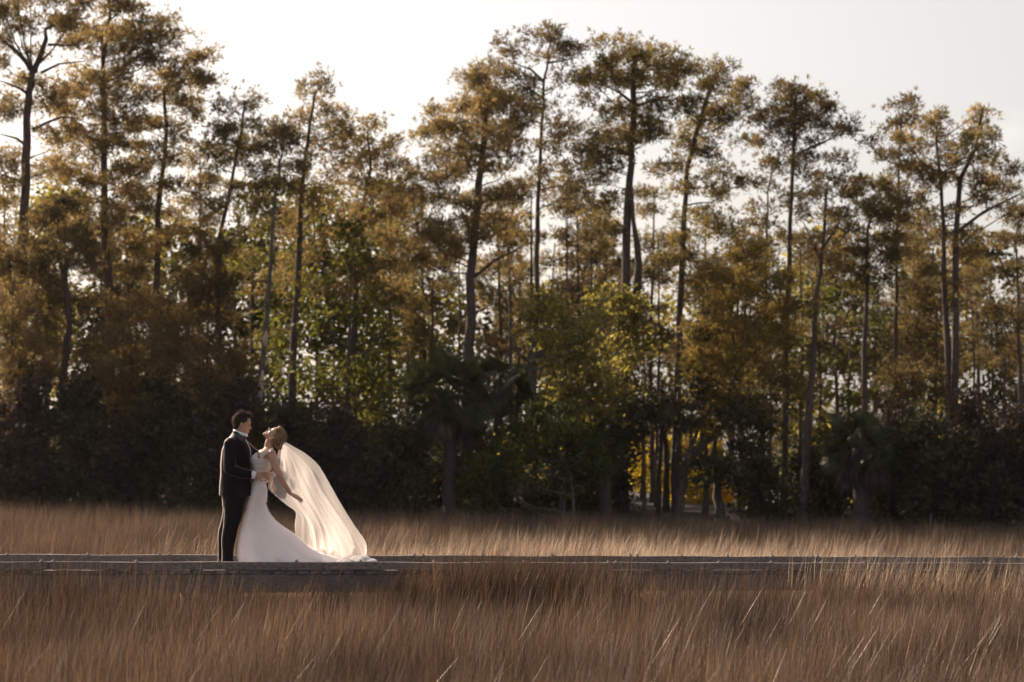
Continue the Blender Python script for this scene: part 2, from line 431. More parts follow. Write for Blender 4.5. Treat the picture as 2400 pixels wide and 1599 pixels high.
scatter('marsh_grass', 'brown gold marsh grass leaning in the wind on both sides of the boardwalk', np.stack([X, Y, GZ], 1), rot,
        np.stack([wd, wd, hs_], 1), R.integers(0, 6, n), vars_)
# straw stems bent over by the wind; the pale far patch paints in backlight
n1, n2 = 560, 7000
x1 = R.uniform(-6, 10, n1); y1 = R.uniform(14, 29, n1)
px2 = R.normal(1500, 480, n2); y2 = 31.5 + np.abs(R.normal(0, 6.5, n2)); x2 = (px2 - 1200) / FPX * y2
X2 = np.concatenate([x1, x2]); Y2 = np.concatenate([y1, y2]); s2, q2 = sq(X2, Y2)
k2 = ~((q2 < 0.2) & (q2 > -BW - 0.2)) & (Y2 < 58) & (np.abs(X2) < 0.2118 * Y2 + 3)
thin = R.uniform(0, 1, len(X2)) < np.where(Y2 < 29, 0.35 + 0.65 * smooth(600, 2000, 1200 + FPX * X2 / Y2), 1)
k2 &= thin
X2, Y2 = X2[k2], Y2[k2]; n = len(X2)
sv = [clump('straw_backlit_stem', 200 + i, (3, 4, 8, 12)[i], 0.12, 1.0, (0.45, 0.2), (0.0032, 0.003, 0.0035, 0.0035)[i], M_grassb, 0.15) for i in range(4)]
T2 = tops(X2, Y2)
idx = np.where(Y2 < 29, R.integers(0, 2, n), R.integers(1, 4, n))
hh = (T2 + 0.95) * R.uniform(0.95, 1.2, n)
scatter('straw_and_backlit_stems', 'pale straw stems bent over by the wind, the far patch coloured for backlit grass', np.stack([X2, Y2, np.full(n, -.95)], 1),
        np.stack([R.normal(0, .05, n), R.normal(0, .08, n), R.normal(0, 0.4, n)], 1), np.stack([np.ones(n), np.ones(n), hh], 1), idx, sv)
# dark tall rushes that stand up in front of the kerb
n = 1000
px3 = np.concatenate([R.uniform(850, 1400, 820) + R.normal(0, 40, 820), R.uniform(560, 1300, 180)]); q3 = R.uniform(0.12, 1.15, n)
S3 = np.array([on_line(p) for p in px3]); P3 = np.array([[A0.x + bd.x * a - bn.x * q, A0.y + bd.y * a - bn.y * q] for a, q in zip(S3, q3)])
M_rush = mat('dark_rush', (0.045, 0.032, 0.025), (0.14, 0.095, 0.062), 0.9, 0.5, trans=0.25, tcol=(1.3, 1.1, .9), island=0.9)
rv = [clump('rush', 300 + i, 8 if i < 3 else 4, 0.24, 1.0, (0.12, 0.22), 0.0056, M_rush, 0.2) for i in range(5)]
mid = np.exp(-((px3 - 1150) / 260) ** 4)
hh = (0.95 - 0.08 + 0.33 * mid) * R.uniform(0.72, 1.15, n)
hh = np.where(px3 < 850, hh * 1.0, hh)
scatter('dark_rushes', 'dark upright rushes standing taller than the near kerb beside the bride\'s train', np.stack([P3[:, 0], P3[:, 1], np.full(n, -.95)], 1),
        np.stack([R.normal(0, .05, n), R.normal(0, .05, n), R.normal(0, 0.5, n)], 1), np.stack([np.ones(n), np.ones(n), hh], 1),
        np.where(px3 < 880, R.integers(3, 5, n), R.integers(0, 3, n)), rv)

# ------------------------------------------------------------------ trees
def needles(rng, C, ax, n, ln, wd, spread=0.9):
    N = len(C); d = ax[:, None, :] + rng.normal(0, spread, (N, n, 3)); d /= np.linalg.norm(d, axis=2, keepdims=True) + 1e-9
    L_ = ln * rng.uniform(.65, 1.2, (N, n, 1)); o = C[:, None, :] + d * L_ * 0.12
    sd_ = np.cross(d, rng.normal(0, 1, (N, n, 3))); sd_ /= np.linalg.norm(sd_, axis=2, keepdims=True) + 1e-9
    a = o + d * L_ * 0.45 - sd_ * wd; b = o + d * L_ * 0.45 + sd_ * wd; c = o + d * L_
    V = np.stack([o, a, c, b], 2).reshape(-1, 3); F = np.arange(len(V)).reshape(-1, 4)
    return V, F
def leaves(rng, C, sz):
    N = len(C); d = rng.normal(0, 1, (N, 3)); d[:, 2] -= .3; d /= np.linalg.norm(d, axis=1, keepdims=True)
    e = np.cross(d, rng.normal(0, 1, (N, 3))); e /= np.linalg.norm(e, axis=1, keepdims=True)
    z = sz * rng.uniform(.6, 1.35, (N, 1))
    V = np.stack([C - d * z, C - e * z * .55, C + d * z, C + e * z * .55], 1).reshape(-1, 3)
    return V, np.arange(len(V)).reshape(-1, 4)
def poly_at(P, z):
    for i in range(len(P) - 1):
        a, b = P[i], P[i + 1]
        if a.z <= z <= b.z: return a.lerp(b, (z - a.z) / max(1e-6, b.z - a.z))
    return P[-1].copy() if z > P[-1].z else P[0].copy()
def tree(name, label, cat, Yd, trunk, rows, wpx=20, leaf='pine', m=None, bark=None, dens=1.0, group=None, lsz=1.0, seed=0,
         forks=(), base_drop=True, size=1.0, flat=0.5, blobpx=30, limbs=0.5, top_w=0.22):
    rng = np.random.default_rng(seed * 7 + 13); rr = random.Random(seed)
    s = Yd / FPX
    P = [at(x, y, Yd) for x, y in trunk]
    gb = gz(P[0].x, Yd) - 0.05
    if base_drop and P[0].z > gb + 0.05:
        P = [Vector((P[0].x - (P[1].x - P[0].x) * 0.15, Yd, gb))] + P
    if len(P) > 1:
        for i in range(1, len(P)): P[i] = P[i] + Vector((0, rr.uniform(-.12, .12), 0))
    root = empty(name, (P[0].x, P[0].y, gb), label, cat, group)
    # resample the trunk so it wanders a little
    pts = []; nseg = 4
    for i in range(len(P) - 1):
        for k in range(nseg):
            t = k / nseg; q = P[i].lerp(P[i + 1], t)
            q += Vector((rr.uniform(-.25, .25), rr.uniform(-.4, .4), 0)) * wpx * s * (0.5 if k else 0.0); pts.append(q)
    pts.append(P[-1])
    z0, z1 = pts[0].z, pts[-1].z; r_b = wpx * s / 2
    rad = [max(0.012, r_b * (1 - (1 - top_w) * ((p.z - z0) / max(.1, z1 - z0)) ** 1.1)) * rr.uniform(.94, 1.06) for p in pts]
    rad[0] *= 1.3
    g = Geo(); g.tube(pts, rad, 9); g.build('trunk', bark or M_bark, root)
    gl = Geo(); any_l = False
    for fk in forks:
        fp = [at(x, y, Yd) for x, y in fk[1]]; r0_ = fk[0] * s / 2
        for q in fp[1:]: q.y += rr.uniform(-.25, .25)
        gf = Geo(); gf.tube(fp, [r0_ * (1 - .7 * i / (len(fp) - 1)) for i in range(len(fp))], 7); gf.build('limb', bark or M_bark, root)
    C = []; AX = []
    for (y, xl, xr) in rows:
        nb = max(1, int(round((xr - xl) / (blobpx * 1.25)))); hw = (xr - xl) / 2 * s
        for b in range(nb):
            if rr.random() < 0.10: continue
            bx = xl + (b + .5) / nb * (xr - xl) + rr.uniform(-12, 12); by = y + rr.uniform(-16, 16)
            dep = rr.uniform(-1, 1) * max(0.35, hw) * math.sqrt(max(0.1, 1 - ((bx - (xl + xr) / 2) / ((xr - xl) / 2 + 20)) ** 2))
            c = at(bx, by, Yd + dep)
            br = blobpx * s * rr.uniform(.8, 1.4); bz = br * flat * rr.uniform(.8, 1.3)
            if rr.random() < limbs:
                zt = c.z - abs(c.x - poly_at(P, c.z).x) * rr.uniform(.25, .7) - 0.1
                st = poly_at(P, max(P[0].z, zt)); mid_ = st.lerp(c, .5) + Vector((0, 0, -0.12 * (c - st).length + rr.uniform(-.08, .08)))
                r1 = 0.008 + 0.0125 * (c - st).length ** .8
                gl.tube([st, st.lerp(mid_, .5) + Vector((rr.uniform(-.05, .05), 0, rr.uniform(-.05, .05))), mid_, c], [r1, r1 * .8, r1 * .6, r1 * .3], 5, False); any_l = True
                for q in range(3):
                    e2 = c + Vector((rr.uniform(-1, 1) * br, rr.uniform(-1, 1) * br, rr.uniform(-.2, 1) * bz)); f2 = mid_.lerp(c, rr.uniform(.3, .9))
                    gl.tube([f2, f2.lerp(e2, .5) + Vector((0, 0, -.02)), e2], [r1 * .35, r1 * .28, r1 * .15], 4, False)
            k = max(4, int(dens * (64 if leaf == 'pine' else 150) * (blobpx / 30) ** 2 * rr.uniform(.7, 1.2)))
            d = rng.normal(0, 1, (k, 3)); d /= np.linalg.norm(d, axis=1, keepdims=True)
            q = d * (rng.uniform(0, 1, (k, 1)) ** 0.5) * np.array([br, br, bz]) * np.where(rng.uniform(0, 1, (k, 1)) < .3, 1.9, 1.1)
            C.append(np.array(c)[None, :] + q); AX.append(d * .55 + np.array([0, 0, .55]) + np.sign(bx - P[-1].x * 0 - (xl + xr) / 2) * np.array([.15, 0, 0]))
    if C:
        C = np.concatenate(C); AX = np.concatenate(AX)
        if leaf == 'pine':
            nn = 8; V, F = needles(rng, C, AX, nn, 0.155 * size * (Yd / 66), 0.0145 * size * (Yd / 66))
        else: V, F = leaves(rng, C, 0.078 * size * (Yd / 66))
        cr = link('crown', np_mesh('crown', V, F), m or M_pine, root); cr['kind'] = 'stuff'
    if any_l: gl.build('branches', bark or M_bark, root)['kind'] = 'stuff'
    return root
def seg(*a): return list(a)

Yt = 66.0
T_ = tree
GP = 'pines along the far edge of the marsh'
# ---- the sky-line pines, from the left
T_('pine_tree', 'tall pine at the left edge with bare forked limbs against the sky', 'pine tree', 65, [(42, 1130), (48, 700), (60, 430), (68, 230), (76, 165)],
   [(-25, -70, 210), (10, -60, 210), (45, -50, 190), (75, -60, 70), (100, -60, 30), (60, 120, 180), (120, 85, 115), (160, -60, 20), (178, 20, 140), (200, 90, 160), (240, -60, 60), (236, 85, 190), (262, -40, 40), (300, 100, 180),
    (350, -60, 50), (375, -30, 50), (400, 75, 150), (430, -50, 50), (480, -60, 50), (510, 80, 160)], 36, seed=1, group=GP, m=M_pine, limbs=.35, top_w=.45, dens=.95,
   forks=[(13, [(76, 170), (60, 145), (35, 118), (3, 92), (-20, 80)]), (15, [(78, 170), (95, 130), (112, 95), (110, 72), (140, 45), (160, 20)]), (8, [(112, 105), (140, 105), (170, 108)]),
          (9, [(72, 225), (50, 210), (20, 196), (-10, 185)]), (9, [(75, 305), (110, 285), (145, 274), (180, 276)]), (8, [(98, 170), (140, 152), (200, 143)]), (9, [(62, 342), (35, 322), (0, 314)]), (9, [(60, 432), (35, 420), (0, 408)])])
T_('pine_tree', 'broad tall pine with dense tawny crown, second from the left edge', 'pine tree', 66.5, [(260, 1120), (258, 760), (246, 500), (243, 250), (240, 150), (258, 20)],
   [(-25, 225, 320), (5, 225, 320), (30, 230, 300), (45, 330, 415), (70, 165, 420), (95, 150, 395), (120, 210, 360), (145, 250, 380), (175, 170, 330), (205, 160, 320), (240, 130, 350), (275, 120, 340),
    (310, 150, 320), (345, 120, 330), (390, 110, 330), (430, 120, 320), (480, 110, 320), (530, 100, 320), (580, 120, 320), (630, 200, 330)], 30, seed=2, group=GP, m=M_pine, dens=1.05,
   forks=[(9, [(243, 190), (290, 150), (340, 120), (400, 60)]), (7, [(241, 150), (235, 60), (290, 20), (318, -10)])])
T_('pine_tree', 'pine with layered crown leaning right where the left group steps down to the sky', 'pine tree', 67, [(360, 1110), (362, 790), (370, 500), (388, 330), (384, 210), (440, 140)],
   [(122, 440, 480), (145, 400, 495), (170, 370, 500), (195, 400, 495), (200, 330, 370), (225, 350, 460), (250, 340, 420), (262, 420, 480), (300, 310, 440), (340, 300, 440), (390, 290, 440), (440, 280, 440), (500, 280, 430), (560, 290, 430), (620, 300, 400)], 26, seed=3, group=GP, m=M_pine, dens=1.0,
   forks=[(8, [(385, 215), (430, 190), (480, 175)])])
T_('pine_tree', 'small crooked pine with dark forked trunk at mid height near the left edge', 'pine tree', 63.5, [(142, 1130), (146, 900), (164, 760), (150, 635)],
   [(490, 110, 210), (530, 80, 240), (570, 80, 240), (610, 70, 230), (700, 90, 250), (660, 60, 130), (800, 60, 140), (820, 170, 250), (870, 60, 130)], 20, seed=4, group=GP, m=M_pined, dens=1.1, limbs=.6,
   forks=[(12, [(151, 640), (170, 590), (195, 555), (210, 520)]), (9, [(150, 640), (135, 600), (125, 560)]), (6, [(158, 700), (200, 700), (255, 712)]), (6, [(152, 815), (200, 812), (260, 825)])], top_w=.7)
T_('pine_tree', 'slender pine with ragged pointed top between the left group and the tall dark cone', 'pine tree', 66, [(508, 1100), (512, 830), (512, 560), (560, 330), (575, 240)],
   [(218, 560, 585), (240, 520, 545), (245, 560, 600), (262, 520, 620), (290, 495, 650), (320, 490, 650), (350, 460, 645), (385, 450, 640), (430, 450, 640), (480, 455, 630), (540, 440, 600), (590, 440, 600), (640, 430, 570), (690, 420, 560), (740, 430, 560)], 20, seed=5, group=GP, m=M_pine2, dens=.95, blobpx=26)
T_('pine_tree', 'leaning grey pine trunk with a stripped pale patch above the groom', 'pine tree', 64.5, [(604, 1110), (606, 980), (613, 880), (628, 700), (642, 500), (655, 400), (664, 320)],
   [(318, 640, 690), (345, 620, 700), (390, 600, 700), (440, 600, 690), (490, 610, 700)], 18, seed=6, group=GP, m=M_pined, dens=.8, bark=M_barkg, blobpx=24)
T_('pine_tree', 'pine with upright sparse candle-like top standing highest left of the gap of sky', 'pine tree', 66, [(682, 1090), (685, 930), (700, 600), (715, 380), (738, 215)],
   [(192, 725, 755), (212, 700, 735), (214, 765, 785), (235, 690, 720), (240, 740, 800), (262, 680, 810), (290, 660, 700), (292, 730, 815), (325, 655, 810), (360, 645, 790), (400, 640, 800), (445, 650, 800), (500, 660, 790), (560, 650, 770), (610, 660, 760), (660, 660, 760)], 24, seed=7, group=GP, m=M_pine, dens=.85, blobpx=24, flat=1.0)
T_('pine_tree', 'round topped pine with rust tinted crown left of the lowest dip in the tree line', 'pine tree', 66.5, [(818, 1100), (825, 820), (842, 520), (868, 400), (862, 310)],
   [(288, 850, 880), (305, 800, 920), (330, 785, 935), (360, 790, 930), (395, 790, 955), (430, 790, 950), (470, 800, 960), (510, 780, 950), (560, 790, 950), (610, 790, 940), (660, 790, 940), (700, 800, 900)], 22, seed=8, group=GP, m=M_pine, dens=.95, blobpx=26)
T_('pine_tree', 'thin pine stem in the dip of the tree line with a few small tufts', 'pine tree', 68, [(914, 900), (915, 600), (918, 400)],
   [(385, 900, 940), (420, 930, 1000), (470, 900, 990), (530, 900, 990), (590, 930, 1010), (650, 900, 980), (720, 910, 1000)], 12, seed=9, group=GP, m=M_pine2, dens=.8, blobpx=24)
T_('pine_tree', 'broad golden pine with thick pale trunk rising from behind the palm', 'pine tree', 65, [(1092, 1000), (1098, 815), (1108, 600), (1122, 460), (1130, 360), (1140, 230)],
   [(175, 1095, 1115), (170, 1130, 1160), (200, 1080, 1210), (225, 1065, 1110), (228, 1130, 1235), (250, 1040, 1250), (275, 1000, 1250), (300, 970, 1250), (325, 970, 1230), (350, 1020, 1240), (385, 1000, 1230), (425, 970, 1100), (430, 1140, 1220), (470, 960, 1220), (520, 990, 1210), (560, 980, 1200), (600, 960, 1060)], 32, seed=10, group=GP, m=M_pine, dens=1.05, top_w=.4,
   forks=[(14, [(1112, 560), (1092, 520), (1080, 490)]), (9, [(1112, 650), (1160, 610), (1200, 590), (1235, 570)]), (8, [(1120, 480), (1150, 468), (1200, 464)])])
T_('pine_tree', 'tallest thin pine right of centre with small open top and long arms against the sky', 'pine tree', 66, [(1256, 740), (1260, 560), (1266, 380), (1274, 200), (1283, 150), (1290, 90)],
   [(72, 1262, 1280), (84, 1280, 1312), (100, 1232, 1256), (104, 1275, 1370), (120, 1250, 1368), (112, 1168, 1190), (128, 1172, 1225), (150, 1165, 1200), (170, 1148, 1235), (188, 1165, 1250), (182, 1290, 1345), (205, 1110, 1160), (215, 1200, 1260), (255, 1280, 1320), (275, 1270, 1345), (300, 1290, 1372), (330, 1250, 1385), (365, 1290, 1385), (400, 1240, 1385), (440, 1250, 1370)], 20, seed=11, group=GP, m=M_pined, dens=.8, blobpx=24, limbs=.3,
   forks=[(8, [(1275, 192), (1245, 165), (1205, 145)]), (6, [(1284, 148), (1320, 140), (1355, 136)]), (7, [(1272, 230), (1240, 205), (1195, 195)])])
T_('pine_tree', 'twin trunked pine with the widest dark flat crown right of centre', 'pine tree', 65.5, [(1468, 700), (1476, 420), (1487, 250), (1486, 115)],
   [(100, 1405, 1432), (104, 1465, 1560), (125, 1400, 1435), (126, 1460, 1595), (150, 1390, 1610), (178, 1360, 1620), (200, 1350, 1600), (222, 1352, 1430), (226, 1540, 1620), (250, 1420, 1480), (262, 1500, 1570), (285, 1420, 1570), (310, 1375, 1560), (335, 1370, 1550), (360, 1365, 1460), (385, 1500, 1600), (400, 1380, 1440), (430, 1400, 1470), (480, 1380, 1440), (540, 1400, 1460), (600, 1530, 1600)], 30, seed=12, group=GP, m=M_pine2, dens=1.05, top_w=.4, blobpx=28,
   forks=[(22, [(1490, 720), (1498, 620), (1492, 570), (1484, 520), (1480, 440)]), (9, [(1487, 245), (1450, 215), (1420, 200)]), (9, [(1488, 250), (1530, 235), (1580, 225)]), (9, [(1480, 365), (1440, 348), (1410, 345)])])
T_('pine_tree', 'pine with narrow rounded crown and long straight trunk right beside the twin trunked pine', 'pine tree', 66, [(1584, 1190), (1588, 900), (1600, 600), (1610, 400), (1650, 250), (1682, 170)],
   [(152, 1668, 1712), (172, 1630, 1700), (192, 1640, 1720), (205, 1735, 1775), (220, 1625, 1765), (245, 1625, 1755), (270, 1600, 1740), (300, 1590, 1700), (330, 1585, 1680), (318, 1700, 1750), (365, 1585, 1690), (400, 1640, 1735), (430, 1650, 1740), (450, 1590, 1640), (500, 1590, 1700), (560, 1570, 1640), (600, 1560, 1620), (660, 1590, 1680)], 22, seed=13, group=GP, m=M_pine2, dens=1.0, blobpx=26, top_w=.35)
T_('pine_tree', 'short thin pine with several small tiers between two taller crowns right of centre', 'pine tree', 67, [(1795, 640), (1800, 450), (1815, 370)],
   [(340, 1760, 1810), (370, 1770, 1830), (400, 1750, 1840), (430, 1740, 1830), (470, 1760, 1830), (520, 1740, 1820), (570, 1740, 1830), (620, 1740, 1810)], 13, seed=14, group=GP, m=M_pined, dens=.75, blobpx=24)
T_('pine_tree', 'umbrella topped pine on a bare straight stem with drooping right arm of needles', 'pine tree', 66, [(1845, 760), (1850, 560), (1858, 400), (1864, 230)],
   [(204, 1840, 1885), (222, 1820, 1925), (240, 1775, 1950), (262, 1778, 1950), (285, 1765, 1960), (292, 1960, 2000), (308, 1800, 1880), (318, 1890, 1985), (345, 1840, 1880), (375, 1850, 1920), (410, 1850, 1920), (450, 1840, 1910), (520, 1840, 1900)], 17, seed=15, group=GP, m=M_pined, dens=.9, blobpx=25, top_w=.45,
   forks=[(6, [(1862, 370), (1900, 345), (1960, 320), (2000, 296)])])
T_('pine_tree', 'straight pine whose full trunk shows down to the grass right of the opening', 'pine tree', 63.5, [(1884, 1215), (1890, 1090), (1895, 980), (1910, 760), (1925, 600), (1938, 440)],
   [(355, 1950, 1990), (385, 1930, 2000), (420, 1920, 1990), (450, 1880, 1960), (500, 1880, 1990), (550, 1880, 2000), (600, 1870, 1980), (660, 1880, 1980), (700, 1850, 1910), (760, 1930, 1990)], 24, seed=16, group=GP, m=M_pine, dens=.75, blobpx=25,
   forks=[(8, [(1925, 590), (1955, 540), (1975, 500)]), (7, [(1922, 610), (1900, 560), (1880, 520)])])
T_('pine_tree', 'shorter dense olive green pine directly above the right-hand palm', 'pine tree', 65, [(2026, 1000), (2030, 760), (2034, 560), (2048, 470)],
   [(425, 2000, 2090), (450, 1980, 2110), (480, 1960, 2130), (510, 1940, 2130), (545, 1950, 2120), (580, 1950, 2110), (620, 1960, 2100), (660, 1980, 2110), (700, 1960, 2010)], 20, seed=17, group=GP, m=M_pine2, dens=1.3, blobpx=30)
T_('pine_tree', 'pine with light broken pointed top, left of the double trunked golden pine', 'pine tree', 66, [(2096, 1100), (2098, 960), (2100, 600), (2108, 330), (2118, 250)],
   [(232, 2110, 2138), (252, 2085, 2150), (275, 2035, 2065), (278, 2090, 2145), (300, 2070, 2125), (322, 2010, 2045), (340, 2070, 2140), (375, 2050, 2100), (400, 2100, 2160), (440, 2060, 2110), (490, 2110, 2160), (550, 2110, 2200), (600, 2120, 2200), (650, 2120, 2190)], 15, seed=18, group=GP, m=M_pined, dens=.75, blobpx=24)
T_('pine_tree', 'double trunked pine with broad golden crown and thin leader shoot at upper right', 'pine tree', 64.5, [(2228, 1100), (2226, 900), (2212, 640), (2206, 420), (2195, 310)],
   [(248, 2292, 2316), (275, 2290, 2312), (285, 2180, 2215), (305, 2150, 2215), (300, 2245, 2300), (330, 2105, 2330), (358, 2090, 2335), (380, 2120, 2300), (385, 2300, 2350), (405, 2150, 2260), (410, 2275, 2375), (435, 2165, 2240), (440, 2280, 2395), (465, 2290, 2400), (470, 2150, 2210), (500, 2190, 2260), (560, 2240, 2300), (600, 2240, 2300), (640, 2150, 2200), (680, 2230, 2300)], 24, seed=19, group=GP, m=M_pine, dens=1.0, blobpx=27,
   forks=[(20, [(2236, 1000), (2236, 800), (2238, 560), (2252, 420), (2290, 345), (2300, 255)]), (9, [(2242, 545), (2300, 500), (2370, 465), (2400, 450)])])
T_('pine_tree', 'pine cut by the right edge of the picture', 'pine tree', 65, [(2392, 1100), (2392, 900), (2388, 700), (2384, 540)],
   [(500, 2350, 2430), (530, 2330, 2440), (570, 2330, 2440), (620, 2340, 2440), (680, 2330, 2440), (740, 2320, 2440), (800, 2330, 2440), (850, 2360, 2440)], 17, seed=20, group=GP, m=M_pined, dens=1.0, blobpx=27)
# ---- thin trunks inside the wood
GT = 'thin stems seen between the larger trunks of the wood'
STEM = ['thicker of the two thin stems left of the tallest thin pine', 'thin stem midway between the broad golden pine and the tallest thin pine',
        'left one of the two thin parallel stems right of the tallest thin pine', 'right one of the two thin parallel stems right of the tallest thin pine',
        'thin stem against bright sky just left of the twin trunked pine', 'thin stem inside the large golden tawny conifer', 'thin stem left of the shorter dense olive green pine',
        'thin stem right of the double trunked golden pine', 'thinnest stem against bright sky near the right edge', 'thin stem right of the pine with light broken top',
        'thin stem between the twin trunked pine and its narrow crowned neighbour', 'thin stem close against the left side of the broad golden pine trunk',
        'thin dark stem among the fresh green leaves above the bride\'s veil', 'thin stem left of the dark cedar behind the palm', 'thick short stem right of the broad tawny pine in the left wood',
        'thin stem left of the dark green cedar mass', 'thin stem at the very left edge behind the forked pine', 'thin stem just left of the leaning grey trunk']
for i, (x, y0, y1, wp, rows) in enumerate([
        (1236, 1000, 450, 14, [(440, 1200, 1260), (500, 1190, 1250), (560, 1200, 1260)]), (1198, 1000, 540, 13, [(560, 1170, 1220), (610, 1160, 1220), (650, 1180, 1240)]),
        (1318, 1000, 400, 9, [(420, 1290, 1350), (480, 1290, 1350)]), (1332, 1000, 480, 8, [(500, 1310, 1370)]), (1390, 1000, 470, 8, [(500, 1370, 1420), (560, 1360, 1420)]),
        (1708, 1150, 560, 9, [(560, 1680, 1740), (600, 1660, 1720)]), (1985, 1000, 600, 9, [(600, 1960, 2010)]), (2282, 1000, 640, 9, [(650, 2250, 2310), (720, 2260, 2330), (790, 2250, 2310)]),
        (2320, 1000, 660, 7, [(680, 2300, 2340), (850, 2290, 2340)]), (2140, 1000, 560, 9, [(700, 2110, 2170), (760, 2120, 2180)]), (1540, 1100, 560, 10, [(560, 1520, 1580), (640, 1510, 1560)]),
        (1075, 900, 560, 10, [(580, 1050, 1090)]), (780, 1000, 640, 11, []), (956, 960, 560, 9, [(580, 930, 990), (640, 930, 990)]), (306, 1000, 560, 16, [(600, 290, 350), (650, 280, 330)]),
        (430, 1000, 600, 12, [(640, 410, 470)]), (12, 1000, 420, 14, [(470, -40, 50), (540, -50, 50), (600, -50, 40)]), (545, 1000, 560, 9, [(600, 520, 570)])]):
    lab = STEM[i]
    rr_ = random.Random(i); dx = rr_.uniform(-14, 14)
    T_('pine_tree', lab, 'pine tree', 68 + rr_.uniform(0, 3), [(x, y0), (x + dx * .5 + 4, (y0 + y1) / 2), (x + dx, y1)], rows, wp, seed=60 + i, group=GT, m=[M_pine2, M_pined][i % 2], dens=.8, blobpx=24, limbs=.7)

# ---- broadleaf trees and golden conifers in the middle storey
T_('oak_tree', 'yellow-green leafy tree with grey crooked limbs right of the palm', 'oak tree', 63.5, [(1318, 1130), (1300, 1020), (1262, 960), (1245, 890), (1238, 840)],
   [(690, 1250, 1300), (700, 1380, 1500), (725, 1240, 1340), (735, 1390, 1500), (755, 1220, 1510), (790, 1230, 1520), (825, 1250, 1530), (860, 1280, 1540), (895, 1290, 1520), (930, 1270, 1470), (965, 1240, 1500), (1000, 1230, 1420), (1040, 1180, 1360)], 16, leaf='leaf', m=M_oak, bark=M_barkg, dens=1.0, seed=30, blobpx=34, flat=.7, top_w=.6,
   forks=[(12, [(1238, 845), (1215, 830), (1200, 790), (1192, 760)]), (10, [(1238, 845), (1248, 810), (1262, 780), (1290, 760)]), (10, [(1330, 1100), (1330, 960), (1322, 800), (1330, 700)]), (8, [(1262, 960), (1310, 930), (1370, 880), (1400, 800)])])
T_('oak_tree', 'lower green leafy tree with pale twisted limbs at the grass edge right of the palm', 'oak tree', 62.5, [(1345, 1200), (1340, 1120), (1310, 1060)],
   [(985, 1240, 1330), (1010, 1200, 1380), (1040, 1180, 1400), (1070, 1120, 1300), (1075, 1340, 1420), (1100, 1100, 1230), (1110, 1300, 1350), (1130, 1080, 1180), (1140, 1270, 1350), (1165, 1080, 1160), (1090, 1380, 1440), (1180, 1310, 1340)], 9, leaf='leaf', m=mat('leaves_shade_green', (0.035, 0.05, 0.015), (0.075, 0.09, 0.022), 2.0, 0.7, trans=0.4, tcol=(1.5, 1.5, .7), island=.4), bark=M_barkg, dens=1.2, seed=31, blobpx=34, flat=.7,
   forks=[(6, [(1340, 1110), (1310, 1090), (1270, 1105), (1250, 1140)]), (6, [(1335, 1100), (1365, 1070), (1400, 1065)])])
T_('pine_tree', 'large golden tawny conifer with spreading plumes right of centre above the leaning trunks', 'pine tree', 64, [(1655, 1130), (1690, 960), (1735, 860), (1750, 700), (1745, 640)],
   [(545, 1660, 1720), (590, 1700, 1790), (620, 1640, 1820), (655, 1660, 1850), (690, 1680, 1870), (725, 1690, 1870), (760, 1640, 1860), (795, 1620, 1850), (825, 1610, 1840), (860, 1600, 1850), (890, 1620, 1810), (895, 1840, 1920), (925, 1640, 1780), (960, 1660, 1800), (1000, 1650, 1740)], 14, m=mat('needles_amber', (0.105, 0.088, 0.030), (0.22, 0.175, 0.062), 1.6, .75, trans=.5, tcol=(1.6, 1.35, .8), island=.45, hue=.012), dens=1.2, seed=32, blobpx=32, flat=.6,
   forks=[(9, [(1722, 830), (1715, 740), (1735, 600)]), (9, [(1735, 860), (1780, 820), (1830, 770), (1840, 700)])])
T_('sweetgum_tree', 'fresh green broadleaf tree with sky dots behind the bride and left of the palm', 'broadleaf tree', 65, [(812, 1080), (815, 850), (822, 640)],
   [(545, 790, 860), (580, 770, 860), (620, 740, 870), (655, 720, 800), (690, 800, 890), (730, 730, 920), (775, 700, 760), (780, 850, 930), (820, 830, 940), (860, 700, 900), (900, 730, 930), (940, 800, 940), (975, 780, 920)], 15, leaf='leaf', m=M_gum, dens=.62, seed=33, blobpx=33, flat=.8)
T_('sweetgum_tree', 'yellow-green broadleaf crown high behind the leaning grey trunk', 'broadleaf tree', 69, [(590, 1000), (590, 700), (600, 480)],
   [(430, 560, 640), (465, 570, 640), (500, 600, 720), (540, 570, 640), (545, 690, 730), (585, 560, 660), (620, 520, 700), (665, 540, 700), (710, 600, 740), (750, 610, 720), (800, 600, 700), (850, 640, 720), (900, 640, 730)], 13, leaf='leaf', m=M_gum, dens=.7, seed=34, blobpx=33, flat=.8)
T_('sweetgum_tree', 'small patch of yellow-green leaves behind the leftmost pine trunk', 'broadleaf tree', 69, [(110, 1000), (112, 700), (118, 480)],
   [(440, 90, 170), (475, 80, 190), (515, 75, 200), (560, 60, 200), (610, 80, 160), (690, 100, 180), (650, 10, 60)], 12, leaf='leaf', m=M_oak, dens=.8, seed=35, blobpx=32)
T_('sweetgum_tree', 'broadleaf tree of dull green leaves between the two right-hand straight trunks', 'broadleaf tree', 68, [(1965, 1050), (1960, 880), (1975, 720)],
   [(690, 1930, 2040), (740, 1920, 2090), (790, 1850, 1930), (800, 1990, 2080), (850, 1880, 1980), (880, 2010, 2110), (920, 1840, 1900), (930, 1980, 2100), (960, 1790, 1860), (990, 2000, 2080)], 12, leaf='leaf', m=mat('leaves_olive', (0.045, 0.05, 0.016), (0.1, 0.095, 0.028), 2.0, .65, trans=.5, tcol=(1.5, 1.5, .8), island=.4), dens=.7, seed=36, blobpx=32)
